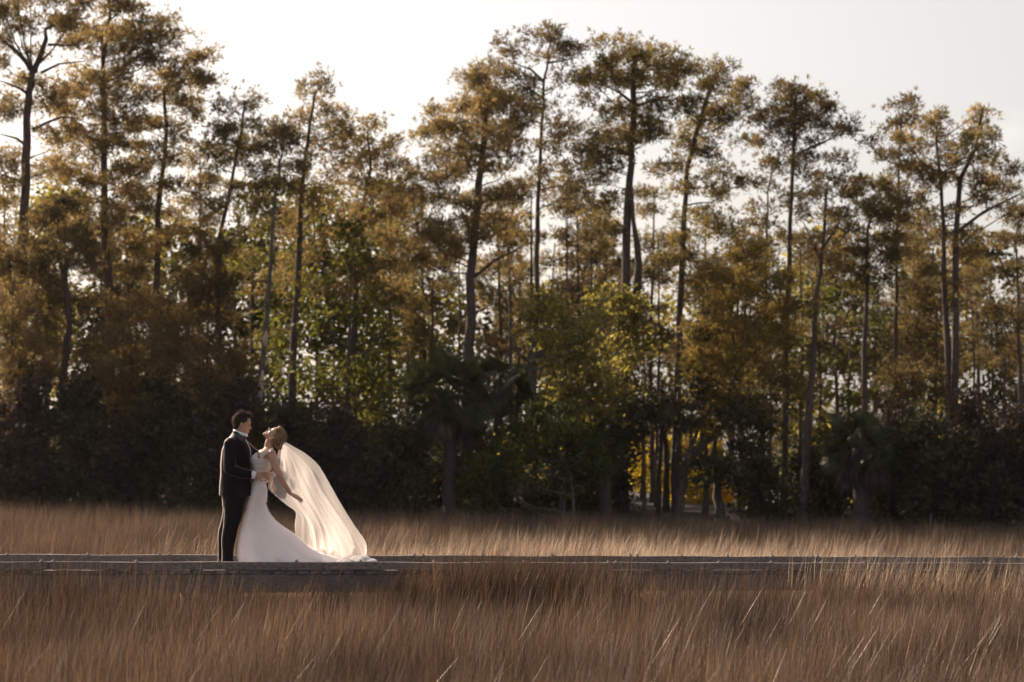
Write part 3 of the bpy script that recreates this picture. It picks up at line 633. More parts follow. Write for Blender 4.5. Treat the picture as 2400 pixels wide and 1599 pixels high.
T_('cedar_tree', 'tawny cedar with soft plumes in the left wood below the broad tall pine', 'cedar tree', 63, [(300, 1150), (305, 950), (320, 780)],
   [(690, 290, 350), (725, 270, 390), (765, 250, 440), (800, 230, 470), (835, 190, 490), (870, 190, 520), (905, 230, 540), (940, 260, 470), (975, 250, 420)], 18, m=mat('needles_tawny', (0.09, 0.074, 0.036), (0.19, 0.148, 0.072), 1.6, .8, trans=.5, tcol=(1.6, 1.3, .85), island=.45), dens=1.35, seed=37, blobpx=33, flat=.7)
T_('cedar_tree', 'tawny cedar at the far left edge below the forked pine', 'cedar tree', 63.5, [(20, 1150), (22, 950), (30, 700)],
   [(560, -60, 60), (610, -60, 80), (660, -60, 50), (700, -60, 100), (740, -60, 140), (780, -60, 130), (820, -60, 150), (860, -60, 120), (900, -60, 100), (690, 90, 160)], 18, m=M_pine, dens=1.25, seed=38, blobpx=32, flat=.7)
T_('cedar_tree', 'dark green cedar mass in the left wood left of the leaning grey trunk', 'cedar tree', 65.5, [(480, 1150), (485, 900), (490, 700)],
   [(600, 440, 540), (650, 420, 560), (700, 430, 580), (745, 420, 560), (790, 420, 590), (835, 440, 600), (880, 470, 600), (920, 450, 600), (960, 480, 600)], 18, m=M_pined, dens=1.1, seed=39, blobpx=33, flat=.7)
T_('cedar_tree', 'dark cedar behind the left shoulder of the palm', 'cedar tree', 67, [(1010, 1100), (1012, 850), (1015, 650)],
   [(560, 990, 1060), (610, 970, 1070), (660, 960, 1070), (710, 950, 1050), (760, 930, 1060), (810, 930, 1020)], 14, m=M_pine2, dens=1.0, seed=40, blobpx=32, flat=.7)
T_('cedar_tree', 'brown shaded cedar mass below the golden double trunked pine', 'cedar tree', 66, [(2190, 1150), (2192, 900), (2195, 720)],
   [(690, 2140, 2220), (735, 2110, 2250), (780, 2110, 2260), (830, 2080, 2250), (880, 2070, 2270), (930, 2080, 2260)], 16, m=M_pined, dens=1.1, seed=41, blobpx=33, flat=.7)
T_('cedar_tree', 'brown cedar filling the gap below the pine at the right edge', 'cedar tree', 67.5, [(2350, 1150), (2352, 900), (2355, 760)],
   [(740, 2310, 2400), (790, 2280, 2430), (850, 2340, 2430), (930, 2380, 2440)], 14, m=M_pined, dens=.8, seed=42, blobpx=32, flat=.7)
T_('oak_tree', 'spreading shaded oak with leaning forked dark trunk at the opening in the wood', 'oak tree', 63.5, [(1590, 1200), (1602, 1120), (1612, 1060)],
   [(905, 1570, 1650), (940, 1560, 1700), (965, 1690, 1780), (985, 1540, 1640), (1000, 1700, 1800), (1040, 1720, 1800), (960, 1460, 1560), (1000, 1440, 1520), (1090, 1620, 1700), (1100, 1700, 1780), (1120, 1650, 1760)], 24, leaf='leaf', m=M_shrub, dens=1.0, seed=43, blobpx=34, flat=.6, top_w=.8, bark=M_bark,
   forks=[(20, [(1610, 1075), (1640, 1045), (1680, 1020), (1705, 985), (1730, 965)]), (13, [(1610, 1070), (1628, 1030), (1640, 1000), (1650, 960)]), (9, [(1600, 1090), (1590, 1000), (1560, 920)])])
T_('tree', 'pale grey barked trunk standing in the opening in the wood', 'tree', 64.5, [(1688, 1210), (1680, 1120), (1676, 1030), (1690, 960)], [(950, 1660, 1740)], 26, leaf='leaf', m=M_shrub, bark=M_barkg, dens=.8, seed=44, blobpx=30)
SLIM = ['leftmost slim dark trunk in the opening against yellow-green leaves', 'second slim dark trunk from the left in the opening, leaning', 'thickest dark trunk in the opening, left of the forked oak',
        'dark trunk touching the foot of the forked oak', 'thin dark trunk left of the pale grey barked trunk', 'slim dark trunk just right of the orange leaves', 'slim dark trunk right of the opening, in the shaded bush']
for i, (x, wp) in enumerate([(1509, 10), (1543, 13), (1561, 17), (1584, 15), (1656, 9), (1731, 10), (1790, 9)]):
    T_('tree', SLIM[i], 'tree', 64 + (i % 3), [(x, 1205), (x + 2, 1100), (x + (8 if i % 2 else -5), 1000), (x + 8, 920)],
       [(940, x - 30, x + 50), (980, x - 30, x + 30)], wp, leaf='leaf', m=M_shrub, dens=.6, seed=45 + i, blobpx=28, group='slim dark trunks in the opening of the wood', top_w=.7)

# ---- dark thicket along the foot of the wood
GS = 'shaded bushes along the foot of the wood'
bushes = [(-70, 110, 900, 'darkest bush at the far left corner of the thicket'), (60, 240, 905, 'dark bush below the small crooked pine'), (200, 370, 925, 'dark bush below the tawny cedar'),
          (330, 520, 900, 'tall dark bush behind the groom\'s back'), (480, 600, 930, 'dark bush directly behind the groom\'s head'), (590, 730, 975, 'dark bush behind the bride\'s head'),
          (700, 860, 970, 'dark bush above the veil'), (830, 990, 985, 'dark green bush left of the palm trunk'), (960, 1120, 1090, 'low bush at the foot of the palm'),
          (1080, 1260, 1130, 'low green-tinged bush right of the palm trunk'), (1220, 1400, 1085, 'low bush under the pale twisted limbs'), (1330, 1470, 1000, 'square dark bush at the left side of the opening'),
          (1740, 1900, 1060, 'shaded bush at the right side of the opening'), (1890, 2010, 1080, 'low bush left of the right-hand palm trunk'), (2040, 2180, 960, 'dark bush right of the right-hand palm'),
          (2130, 2300, 950, 'tall black shaded bush under the double trunked pine'), (2260, 2440, 940, 'tallest dark bush in the right corner'), (2210, 2370, 1010, 'rounded dark bush near the right corner')]
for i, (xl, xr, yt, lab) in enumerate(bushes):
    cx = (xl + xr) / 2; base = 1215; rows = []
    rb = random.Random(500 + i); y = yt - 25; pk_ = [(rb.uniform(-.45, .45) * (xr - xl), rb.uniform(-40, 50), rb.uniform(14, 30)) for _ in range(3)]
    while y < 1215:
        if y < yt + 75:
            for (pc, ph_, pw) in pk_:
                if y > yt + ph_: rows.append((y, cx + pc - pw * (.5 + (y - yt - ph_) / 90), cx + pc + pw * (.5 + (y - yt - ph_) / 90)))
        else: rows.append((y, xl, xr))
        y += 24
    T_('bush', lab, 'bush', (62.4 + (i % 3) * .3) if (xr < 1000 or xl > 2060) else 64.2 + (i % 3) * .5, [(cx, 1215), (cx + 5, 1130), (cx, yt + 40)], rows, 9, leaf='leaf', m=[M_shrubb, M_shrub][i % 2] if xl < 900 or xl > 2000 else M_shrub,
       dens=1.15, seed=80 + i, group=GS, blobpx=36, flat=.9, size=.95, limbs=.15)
T_('bush', 'pale grey leafless bush behind the groom\'s jacket', 'bush', 62.6, [(462, 1190), (455, 1120), (440, 1080)],
   [(1000, 440, 480), (1015, 490, 530), (1035, 400, 460), (1050, 470, 520), (1070, 370, 440), (1085, 430, 500), (1105, 390, 450), (1120, 470, 520), (1140, 480, 530)], 7, leaf='leaf', m=M_greyfol, bark=M_barkg, dens=.35, size=.8, seed=99, blobpx=30,
   forks=[(6, [(440, 1190), (430, 1140), (405, 1110)]), (6, [(462, 1185), (478, 1120), (500, 1070), (505, 1030)]), (5, [(455, 1120), (430, 1090), (400, 1060)])])

# second, farther row closes the wood: each its own tree
GB = 'farther trees filling the depth of the wood'
GAP = ['outside the left edge beyond the first trunk', 'left of the forked edge pine trunk', 'right of the small crooked pine', 'left of the broad tawny pine trunk', 'between the broad tawny pine and the layered pine',
       'right of the layered leaning crown', 'behind the slender ragged pine', 'above the groom\'s head', 'between the leaning grey trunk and the candle-topped pine', 'above the top of the veil',
       'right of the round topped rust pine', 'left of the palm crown', 'above the palm crown', 'right of the broad golden pine trunk', 'below the tallest thin pine', 'behind the yellow-green leafy tree',
       'below the twin trunked pine', 'right of the narrow crowned straight pine', 'behind the large golden tawny conifer', 'left of the full-length straight trunk', 'right of the full-length straight trunk',
       'above the right-hand palm', 'right of the broken-topped pine', 'behind the double trunked golden pine', 'left of the pine at the right edge', 'at the right edge itself']
rr_ = random.Random(77)
far = []
for i in range(26):
    px = -80 + i * 100 + rr_.uniform(-30, 30); dens_left = px < 1000
    top = rr_.uniform(440, 640) if dens_left else rr_.uniform(560, 760)
    if 1440 < px < 1830: top = rr_.uniform(640, 800)
    rows = []; y = top
    while y < (1010 if 1440 < px < 1830 else 1150):
        wdt = rr_.uniform(40, 85); o_ = rr_.uniform(-25, 25); rows.append((y, px + o_ - wdt, px + o_ + wdt)); y += rr_.uniform(36, 60) * (1.0 if dens_left else 1.15) * (0.7 if y > 950 else 1)
    kind = i % 3; green = 600 < px < 1000
    lab = 'farther tree seen through the gap ' + GAP[i]
    T_('tree', lab, 'tree', 76 + rr_.uniform(0, 8), [(px, 1150), (px + 8, 900), (px, top + 20)], rows, 11, leaf=['leaf', 'pine', 'leaf'][kind] if not green else 'leaf',
       m=(M_gum if green else [M_shrub, M_pined, M_oak][kind]), dens=.62 if dens_left else .5, seed=120 + i, group=GB, blobpx=42, flat=.75, limbs=.3, size=1.25)
mid_rows = [(470, 330, 'behind the slender ragged pine, lower and olive'), (640, 380, 'filling the crown gap left of the candle-topped pine'), (985, 420, 'left below the broad golden pine crown'), (1165, 430, 'directly right of the broad golden pine trunk'),
            (1222, 520, 'under the left arms of the tallest thin pine'), (1350, 430, 'between the tallest thin pine and the twin trunked pine'), (1420, 480, 'left below the wide dark flat crown'), (1535, 440, 'right of the twin trunks'),
            (1655, 470, 'right of the narrow rounded crown'), (1730, 500, 'above the large golden tawny conifer'), (1875, 560, 'below the umbrella topped pine'), (1965, 560, 'left of the dense olive green pine'),
            (2150, 480, 'right of the broken pointed top'), (2285, 560, 'right of the double trunks'), (2060, 640, 'below the dense olive green pine'), (1300, 560, 'below the tallest thin pine, lower and golden')]
for i, (px, top, lab) in enumerate(mid_rows):
    r3 = random.Random(300 + i); rows = []; y = top
    while y < 880:
        wdt = r3.uniform(28, 68) * (.6 if y < top + 50 else 1); o_ = r3.uniform(-30, 30)
        if r3.random() > .22: rows.append((y, px + o_ - wdt, px + o_ + wdt))
        y += r3.uniform(30, 52)
    T_('pine_tree', 'second-row pine ' + lab, 'pine tree', 71 + r3.uniform(0, 5), [(px + r3.uniform(-15, 15), 1120), (px + r3.uniform(-12, 12), 800), (px, top + 10)], rows, 13, seed=300 + i, group='second-row pines between the larger trunks',
       m=[M_pine, M_pine2, M_pined][i % 3], dens=1.0, blobpx=29, limbs=.45)
# sunlit yellow undergrowth seen through the opening
for i, (xl, xr, yt, yb, mm, lab) in enumerate([(1478, 1580, 1010, 1165, M_yell, 'sunlit yellow-green bush seen through the left side of the opening'), (1590, 1690, 1015, 1110, M_yell, 'yellow-green bush high in the opening behind the leaning trunk'),
                                         (1575, 1690, 1115, 1190, M_yell, 'low bright yellow bush between the dark trunks'), (1725, 1760, 1150, 1205, M_yell, 'small bright yellow bush right of the orange leaves'),
                                         (1850, 1880, 1160, 1210, M_yell, 'small yellow bush left of the full-length straight trunk'), (1900, 2010, 1180, 1215, M_yell, 'low yellow undergrowth right of the full-length straight trunk'),
                                         (1745, 1790, 1195, 1212, M_yell, 'lowest yellow undergrowth patch at the bank')]):
    rows = []; y = yt
    while y < yb: rows.append((y, xl, xr)); y += 24
    T_('bush', lab, 'bush', (90 if i < 2 else 72 + i * .5), [((xl + xr) / 2, yb), ((xl + xr) / 2, yt)], rows, 5, leaf='leaf', m=mm, dens=.9, seed=160 + i, group='sunlit undergrowth in the opening', blobpx=26, flat=.9, base_drop=False)
T_('bush', 'orange leaved sapling glowing behind the pale trunk in the opening', 'bush', 68, [(1716, 1200), (1712, 1180), (1700, 1150)], [(1150, 1692, 1706), (1162, 1696, 1712), (1176, 1704, 1718)], 4, leaf='leaf', m=M_orange, dens=1.6, seed=170, blobpx=14, base_drop=False)
# far wood: one mass nobody could count
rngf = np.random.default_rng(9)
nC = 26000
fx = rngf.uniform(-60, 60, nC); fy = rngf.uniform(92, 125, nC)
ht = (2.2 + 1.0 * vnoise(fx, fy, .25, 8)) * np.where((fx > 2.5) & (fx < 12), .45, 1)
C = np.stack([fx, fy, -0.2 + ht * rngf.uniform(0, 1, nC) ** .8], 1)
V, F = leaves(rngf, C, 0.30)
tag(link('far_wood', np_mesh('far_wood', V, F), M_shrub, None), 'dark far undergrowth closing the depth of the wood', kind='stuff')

# ---- palms
def palm(label, Yd, cx, cy, base, wpx, rx, ry, seed, nf=34, nd=16):
    rr = random.Random(seed); s = Yd / FPX
    top = at(cx, cy, Yd); bpt = at(base[0], base[1], Yd); bpt.z = gz(bpt.x, Yd) - .05
    root = empty('palm_tree', tuple(bpt), label, 'palm tree')
    pts = [bpt.lerp(top, i / 10) + Vector((rr.uniform(-.02, .02), rr.uniform(-.02, .02), 0)) for i in range(11)]
    g = Geo(); g.tube(pts, [wpx * s / 2 * (1.15 - .15 * i / 10 + (.12 if i % 2 else 0)) for i in range(11)], 12); g.build('trunk', M_ptrunk, root)
    def frond(d, L_, droop, m_, nm, fan):
        g = Geo(); d = d.normalized(); p = top.copy(); pts = [p]; v = d.copy()
        for k in range(5):
            v = (v + Vector((0, 0, -droop * .10 * (k + 1)))).normalized(); p = p + v * L_ * .55 / 5; pts.append(p)
        g.tube(pts, [.012, .011, .010, .009, .008, .007], 4, False)
        side = v.cross(Vector((0, 0, 1)));
        side = side.normalized() if side.length > .05 else Vector((1, 0, 0)); upv = side.cross(v)
        ro = rr.uniform(-1.3, 1.3); side = (side * math.cos(ro) + side.cross(v) * math.sin(ro)).normalized(); upv = side.cross(v)
        nl = 26
        for k in range(nl):
            a = (k / (nl - 1) - .5) * fan; dr = (v * math.cos(a) + side * math.sin(a)).normalized()
            ll = L_ * .6 * (1 - .25 * abs(a) / fan) * rr.uniform(.85, 1.1); b = len(g.v)
            w_ = .021; sdv = dr.cross(upv).normalized(); q0 = pts[-1]; q1 = q0 + dr * ll * .6 + Vector((0, 0, -.01 * L_)); q2 = q0 + dr * ll + Vector((0, 0, -(.02 + .14 * droop) * L_ * rr.uniform(.7, 1.3)))
            g.v += [tuple(q0 - sdv * w_ * .3), tuple(q0 + sdv * w_ * .3), tuple(q1 + sdv * w_), tuple(q1 - sdv * w_), tuple(q2)]
            g.f += [(b, b + 1, b + 2, b + 3), (b + 3, b + 2, b + 4)]
        g.build(nm, m_, root, False)
    for k in range(nf):
        az = rr.uniform(0, 6.283); el = math.asin(rr.uniform(-.4, .97)); L_ = (rx * s) * rr.uniform(.75, 1.05)
        d = Vector((math.cos(az) * math.cos(el), math.sin(az) * math.cos(el), math.sin(el) * ry / rx))
        frond(d, L_, rr.uniform(.05, .4), M_palm, 'frond', 2.3)
    for k in range(nd):
        az = rr.uniform(0, 6.283); el = math.radians(rr.uniform(-30, 0)); L_ = (rx * s) * rr.uniform(.75, 1.0)
        d = Vector((math.cos(az) * math.cos(el), math.sin(az) * math.cos(el), math.sin(el)))
        frond(d, L_, rr.uniform(.8, 1.2), M_palmd, 'dead_frond', 1.3)
palm('tall cabbage palm with green fan crown and hanging dead fronds at centre of the wood', 62.6, 1052, 925, (1056, 1190), 27, 125, 135, 3, 62, 24)
palm('dark palm crown half hidden behind the right shoulder of the tall palm', 64.5, 1175, 905, (1150, 1180), 20, 80, 95, 4, 40, 12)
palm('shorter shaded cabbage palm with hairy trunk in front of the right-hand thicket', 62.8, 2016, 1050, (2022, 1225), 34, 105, 110, 5, 56, 18)
palm('shaded palm with hanging skirt at the left side of the opening', 63.5, 1418, 1035, (1420, 1200), 24, 72, 75, 6, 36, 18)
# small stake at the edge of the grass
pk = empty('wooden_stake', tuple(at(2180, 1235, 61)), 'short pale wooden stake catching light at the foot of the right-hand thicket', 'stake')
g = Geo(); a = at(2180, 1240, 61); b = at(2182, 1206, 61)
g.tube([a + UZ * -.6, a, b, b + UZ * .03], [.026, .026, .024, .012], 8); g.build('post', M_barkg, pk)
# stripped patch on the leaning trunk is real bare wood: a sleeve set proud of the bark
_t = [o for o in bpy.data.objects if o.get('label', '').startswith('leaning grey pine')][0]
g = Geo(); g.tube([at(609, 950, 64.42), at(611, 915, 64.40), at(614, 890, 64.40), at(616, 868, 64.42)], [.03, .085, .07, .02], 8); g.build('bare_wood', M_barkpale, _t)
g = Geo(); g.tube([at(620, 820, 64.44), at(622, 795, 64.42), at(624, 770, 64.44)], [.02, .075, .02], 8); g.build('bare_wood', M_barkpale, _t)

# ------------------------------------------------------------------ the couple
D0 = 29.72
UU = D0 / FPX / 3.7325                       # metres per unit of the 4x enlargement used for measuring
def Q(u, v, dy=0.0):
    return at(480 + u / 3.7325, 940 + v / 3.7325, D0) + Vector((0, dy, 0))
EX = (Q(100, 0) - Q(0, 0)).normalized(); EZ = (Q(0, 0) - Q(0, 100)).normalized(); EY = Vector((0, 1, 0))
M_skin = mat('skin', (0.42, 0.235, 0.165), (0.50, 0.29, 0.21), 9, 0.5, spec=0.35)
M_skin.node_tree.nodes['Principled BSDF'].inputs['Subsurface Weight'].default_value = 0.12
M_skin.node_tree.nodes['Principled BSDF'].inputs['Subsurface Scale'].default_value = 0.02
M_skin2 = mat('skin_tanned', (0.43, 0.245, 0.165), (0.52, 0.31, 0.215), 9, 0.45, spec=0.4)
M_skin2.node_tree.nodes['Principled BSDF'].inputs['Subsurface Weight'].default_value = 0.12
M_skin2.node_tree.nodes['Principled BSDF'].inputs['Subsurface Scale'].default_value = 0.02
M_suit = mat('black_wool_painted_rim', (0.007, 0.007, 0.010), (0.012, 0.011, 0.015), 120, 0.6, bump=0.0, spec=0.08)
# sun's rim light put into the base colour, pale where seen at grazing angles
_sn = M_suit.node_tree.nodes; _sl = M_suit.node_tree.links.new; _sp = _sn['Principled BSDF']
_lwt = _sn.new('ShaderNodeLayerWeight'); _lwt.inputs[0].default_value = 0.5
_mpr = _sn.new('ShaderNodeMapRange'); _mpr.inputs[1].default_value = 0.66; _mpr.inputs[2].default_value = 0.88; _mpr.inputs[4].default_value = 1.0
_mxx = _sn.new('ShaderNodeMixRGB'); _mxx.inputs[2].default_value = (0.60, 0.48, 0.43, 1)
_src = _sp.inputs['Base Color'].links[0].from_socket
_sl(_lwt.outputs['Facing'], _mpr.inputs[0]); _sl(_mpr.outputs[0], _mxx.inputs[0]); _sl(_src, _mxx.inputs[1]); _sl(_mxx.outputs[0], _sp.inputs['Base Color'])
M_satin = mat('black_satin', (0.012, 0.012, 0.015), (0.02, 0.02, 0.024), 20, 0.3, spec=0.5)
M_shirt = mat('white_shirt', (0.72, 0.74, 0.82), (0.80, 0.81, 0.86), 20, 0.7)
M_shoe = mat('black_leather', (0.012, 0.011, 0.012), (0.02, 0.018, 0.018), 20, 0.25, spec=0.6)
M_hairm = mat('dark_brown_hair', (0.022, 0.013, 0.009), (0.060, 0.035, 0.020), 60, 0.4, trans=0.3, tcol=(3.2, 1.9, 1.0), island=0.4, stretch=(1, 1, .3))
M_hairw = mat('blonde_brown_hair', (0.10, 0.055, 0.028), (0.36, 0.23, 0.13), 45, 0.4, trans=0.22, tcol=(1.8, 1.3, 0.9), island=0.4, stretch=(1, 1, .3))
M_dress = mat('ivory_crepe', (0.84, 0.79, 0.79), (0.88, 0.84, 0.84), 6, 0.55, trans=0.25, bump=0.12, bscale=30)
M_lip = mat('lips', (0.42, 0.12, 0.10), (0.5, 0.16, 0.13), 9, 0.4)
M_eye = mat('eye_dark', (0.03, 0.02, 0.015), (0.05, 0.03, 0.02), 9, 0.2)
M_pearl = mat('pearl_button', (0.75, 0.70, 0.66), (0.82, 0.78, 0.74), 9, 0.3, spec=.6)
M_brace = mat('bracelet_crystal', (0.8, 0.75, 0.7), (0.9, 0.86, 0.8), 9, 0.15, metal=.4)
# lace: openings show the skin-toned lining
M_lace = mat('ivory_lace', (0.42, 0.29, 0.22), (0.80, 0.74, 0.71), 62, 0.7, trans=0.12, bump=0.7, bscale=90, ramp=(0.33, 0.43))
M_train = mat('ivory_lace_hem', (0.62, 0.54, 0.50), (0.80, 0.74, 0.71), 50, 0.7, trans=0.15, bump=0.6, bscale=70, ramp=(0.36, 0.48))
# tulle
M_veil = bpy.data.materials.new('veil_tulle'); M_veil.use_nodes = True
_n = M_veil.node_tree.nodes; _l = M_veil.node_tree.links.new; _n.remove(_n['Principled BSDF'])
_d = _n.new('ShaderNodeBsdfDiffuse'); _d.inputs[0].default_value = (0.80, 0.74, 0.70, 1)
_t2 = _n.new('ShaderNodeBsdfTranslucent'); _t2.inputs[0].default_value = (0.86, 0.79, 0.75, 1)
_tr = _n.new('ShaderNodeBsdfTransparent'); _m1 = _n.new('ShaderNodeMixShader'); _m1.inputs[0].default_value = 0.55
_m2 = _n.new('ShaderNodeMixShader')
_lw = _n.new('ShaderNodeLayerWeight'); _lw.inputs[0].default_value = 0.35
_mr = _n.new('ShaderNodeMapRange'); _mr.inputs[3].default_value = 0.66; _mr.inputs[4].default_value = 0.10
_l(_lw.outputs['Facing'], _mr.inputs[0]); _l(_mr.outputs[0], _m2.inputs[0])
_l(_d.outputs[0], _m1.inputs[1]); _l(_t2.outputs[0], _m1.inputs[2]); _l(_m1.outputs[0], _m2.inputs[1]); _l(_tr.outputs[0], _m2.inputs[2])
_l(_m2.outputs[0], _n['Material Output'].inputs['Surface'])

def ring(c, ax, ay, hx, hy, n=28, p=2.3):
    o = []
    for k in range(n):
        a = 2 * math.pi * k / n; ca, sa = math.cos(a), math.sin(a)
        o.append(c + ax * (hx * math.copysign(abs(ca) ** (2 / p), ca)) + ay * (hy * math.copysign(abs(sa) ** (2 / p), sa)))
    return o
def hring(ul, ur, v, hd, dy=0.0, **k):
    return ring(Q((ul + ur) / 2, v, dy), EX, EY, (ur - ul) / 2 * UU, hd, **k)
def capsule(g, a, b, ra, rb, n=12):
    a = Vector(a); b = Vector(b); d = (b - a).normalized()
    g.tube([a - d * ra * .7, a - d * ra * .3, a, a.lerp(b, .5), b, b + d * rb * .3, b + d * rb * .7], [ra * .6, ra * .9, ra, (ra + rb) / 2, rb, rb * .9, rb * .6], n)
def limb(g, pts, rad, n=12):
    for i in range(len(pts) - 1): capsule(g, pts[i], pts[i + 1], rad[i], rad[i + 1], n)
def hand(g, wrist, d, pn, side, curl, L=0.18, thumb_out=0.6, spread=0.12):
    """palm then five bent fingers; d along the hand, pn out of the back of the hand, side towards the thumb"""
    wrist = Vector(wrist); d = Vector(d).normalized(); pn = Vector(pn); pn = (pn - d * pn.dot(d)).normalized(); sd = d.cross(pn).normalized() * side
    pl = L * .50
    for k in (-1.5, -.5, .5, 1.5):
        capsule(g, wrist + sd * k * .010, wrist + d * pl + sd * k * .0185, .0135, .0115, 8)
    for k, fl in ((1.5, .40), (.5, .46), (-.5, .43), (-1.5, .34)):
        p = wrist + d * pl + sd * k * .0185; v = (d + sd * k * spread * .5).normalized(); r = .0088
        for j, f in enumerate((.45, .31, .24)):
            ang_ = curl * (0.6 + .4 * j); v = (v * math.cos(ang_) - pn * math.sin(ang_)).normalized(); q = p + v * (L * fl * f * 1.25)
            capsule(g, p, q, r, r * .9, 8); p = q; r *= .92
    p = wrist + d * pl * .25 + sd * .02; v = (d * .75 + sd * thumb_out - pn * .25).normalized()
    for f in (.20, .16, .13):
        q = p + v * L * f; capsule(g, p, q, .0115, .0095, 8); p = q; v = (v + d * .25 - pn * curl * .3).normalized()
def head(g, C, F, U, S, k=1.0, fem=False):
    """C: cranium centre; F forward, U up, S towards the viewer"""
    def L_(f, u, s): return C + F * (f * k) + U * (u * k) + S * (s * k)
    def E(f, u, s, rf, ru, rs): g.ell(L_(f, u, s), (F * rf * k, S * rs * k, U * ru * k), 10, 14)
    E(0, 0, 0, .098, .092, .076); E(-.018, .005, 0, .085, .080, .074)
    E(.030, -.055, 0, .062, .085, .062)                 # face
    E(.045, -.010, 0, .052, .060, .060)                 # brow and forehead
    E(.072, -.012, 0, .022, .012, .045)                 # brow ridge
    E(.058, -.058, .030, .028, .024, .024); E(.058, -.058, -.030, .028, .024, .024)   # cheeks
    E(.045, -.112, 0, .045, .040, .045 if not fem else .038)                 # jaw
    E(.076, -.142, 0, .021, .021, .023)                 # chin
    E(.082, -.112, 0, .016, .010, .020)
    capsule(g, L_(.088, -.022, 0), L_(.112, -.060, 0), .0085 * k, .0115 * k, 8)  # nose
    E(.100, -.068, .009, .011, .008, .009); E(.100, -.068, -.009, .011, .008, .009)
    E(.092, -.093, 0, .012, .0065, .020); E(.090, -.107, 0, .012, .0075, .018)   # lips
    E(.000, -.080, .050, .035, .045, .016); E(.000, -.080, -.050, .035, .045, .016)   # jaw angle
    for sg in (1, -1):
        E(-.012, -.048, .074 * sg, .017, .030, .009); E(-.020, -.038, .081 * sg, .014, .022, .006)
    return L_
def strands(C, F, U, S, k, n, reg, ln, seed, wd=.0016):
    r = np.random.default_rng(seed); V = []; Fc = []
    for i in range(n):
        d = r.normal(0, 1, 3); d /= np.linalg.norm(d)
        if not reg(d): continue
        p = C + F * (d[0] * .108 * k) + U * (d[1] * .104 * k) + S * (d[2] * .086 * k)
        nrm = (F * d[0] + U * d[1] + S * d[2]).normalized()
        fl = (U * -0.5 + F * (-.9 if d[0] < .2 else .7) + nrm * r.uniform(.15, 1.0) + S * r.normal(0, .3)).normalized()
        l = ln * r.uniform(.5, 1.2); sd_ = fl.cross(nrm).normalized() * wd if fl.cross(nrm).length > .01 else S * wd
        b = len(V); m_ = p + fl * l * .5; e = p + fl * l + U * -.006
        V += [tuple(p - sd_), tuple(p + sd_), tuple(m_ + sd_), tuple(m_ - sd_), tuple(e)]
        Fc += [(b, b + 1, b + 2, b + 3), (b + 3, b + 2, b + 4)]
    return V, Fc

# ================= groom
gr = empty('person', tuple(Q(190, 1432, 0)), 'person in a black tuxedo standing on the boardwalk at left, arms round the bride', 'person')
# head frame
yaw = math.radians(14)
gF = (EX * math.cos(yaw) + EY * math.sin(yaw)); gU = EZ.copy(); tilt = math.radians(-12)
gF2 = (gF * math.cos(tilt) + gU * math.sin(tilt)).normalized(); gU2 = (gU * math.cos(tilt) - gF * math.sin(tilt)).normalized(); gS = gF2.cross(gU2).normalized()
if gS.y > 0: gS = -gS
gC = Q(330, 178, 0)
g = Geo(); Lh = head(g, gC, gF2, gU2, gS, 1.06)
limb(g, [Q(310, 330, 0), Q(318, 270, 0), Q(328, 225, 0)], [.070, .062, .058])
# torso, hips, legs, feet under the clothes
g.rings([ring(Q(u, v, dy), EX, EY, a, b) for u, v, dy, a, b in ((290, 330, 0, .07, .12), (275, 370, 0, .12, .20), (270, 450, 0, .14, .20), (265, 600, 0, .13, .17), (262, 740, 0, .13, .18), (258, 860, 0, .13, .17))])
for (pts, rad) in (([Q(235, 850, -.08), Q(225, 1100, -.09), Q(205, 1380, -.09)], [.065, .045, .034]), ([Q(230, 850, .09), Q(170, 1110, .10), Q(150, 1380, .10)], [.060, .042, .034])): limb(g, pts, rad)
limb(g, [Q(215, 1415, -.09), Q(275, 1422, -.10)], [.04, .03]); limb(g, [Q(135, 1415, .10), Q(190, 1422, .12)], [.04, .03])
nA = [Q(245, 365, -.19), Q(232, 590, -.25), Q(430, 640, -.19)]; fA = [Q(300, 375, .19), Q(480, 520, .30), Q(572, 650, .20)]
limb(g, nA, [.055, .046, .030]); limb(g, fA, [.055, .046, .030])
hand(g, Q(448, 648, -.185), EX * .95 + EZ * .02 + EY * .12, EY * -1 + EZ * .1, 1, .38, .185)
hand(g, Q(572, 650, .20), EX * .1 - EZ * .8 - EY * .6, EX * 1, -1, .35, .185)
g.remesh('body', M_skin, gr, 0.0058, 2)
# suit jacket
def fold(amp, sc, seed):
    q = np.random.default_rng(seed); K_ = [(q.normal(0, 1, 3) * sc, q.uniform(0, 6.28)) for _ in range(7)]
    def f(co, no):
        w_ = sum(np.sin(co @ k + p) for k, p in K_) / 4
        return co + no * (amp * w_)[:, None]
    return f
g = Geo()
rows = [(252, 300, 268, .07), (232, 330, 300, .12), (205, 352, 325, .185), (182, 368, 352, .225), (166, 385, 390, .235), (152, 398, 430, .235), (145, 402, 480, .23), (139, 404, 540, .22), (136, 404, 600, .21), (138, 402, 650, .205), (134, 410, 710, .215), (130, 420, 770, .225), (128, 427, 828, .23)]
g.rings([hring(a, b, v, d, p=2.4) for a, b, v, d in rows])
limb(g, [Q(243, 368, -.185), Q(238, 480, -.225), Q(235, 592, -.25)], [.086, .078, .070], 14)
limb(g, [Q(235, 592, -.25), Q(330, 626, -.235), Q(420, 642, -.195)], [.072, .064, .054], 14)
limb(g, [Q(300, 378, .185), Q(400, 460, .26), Q(480, 522, .30)], [.082, .072, .066], 14)
limb(g, [Q(480, 522, .30), Q(568, 560, .30), Q(572, 636, .22)], [.066, .058, .05], 14)
jk = g.remesh('jacket', M_suit, gr, 0.0075, 3, fold(.0045, 16, 3))
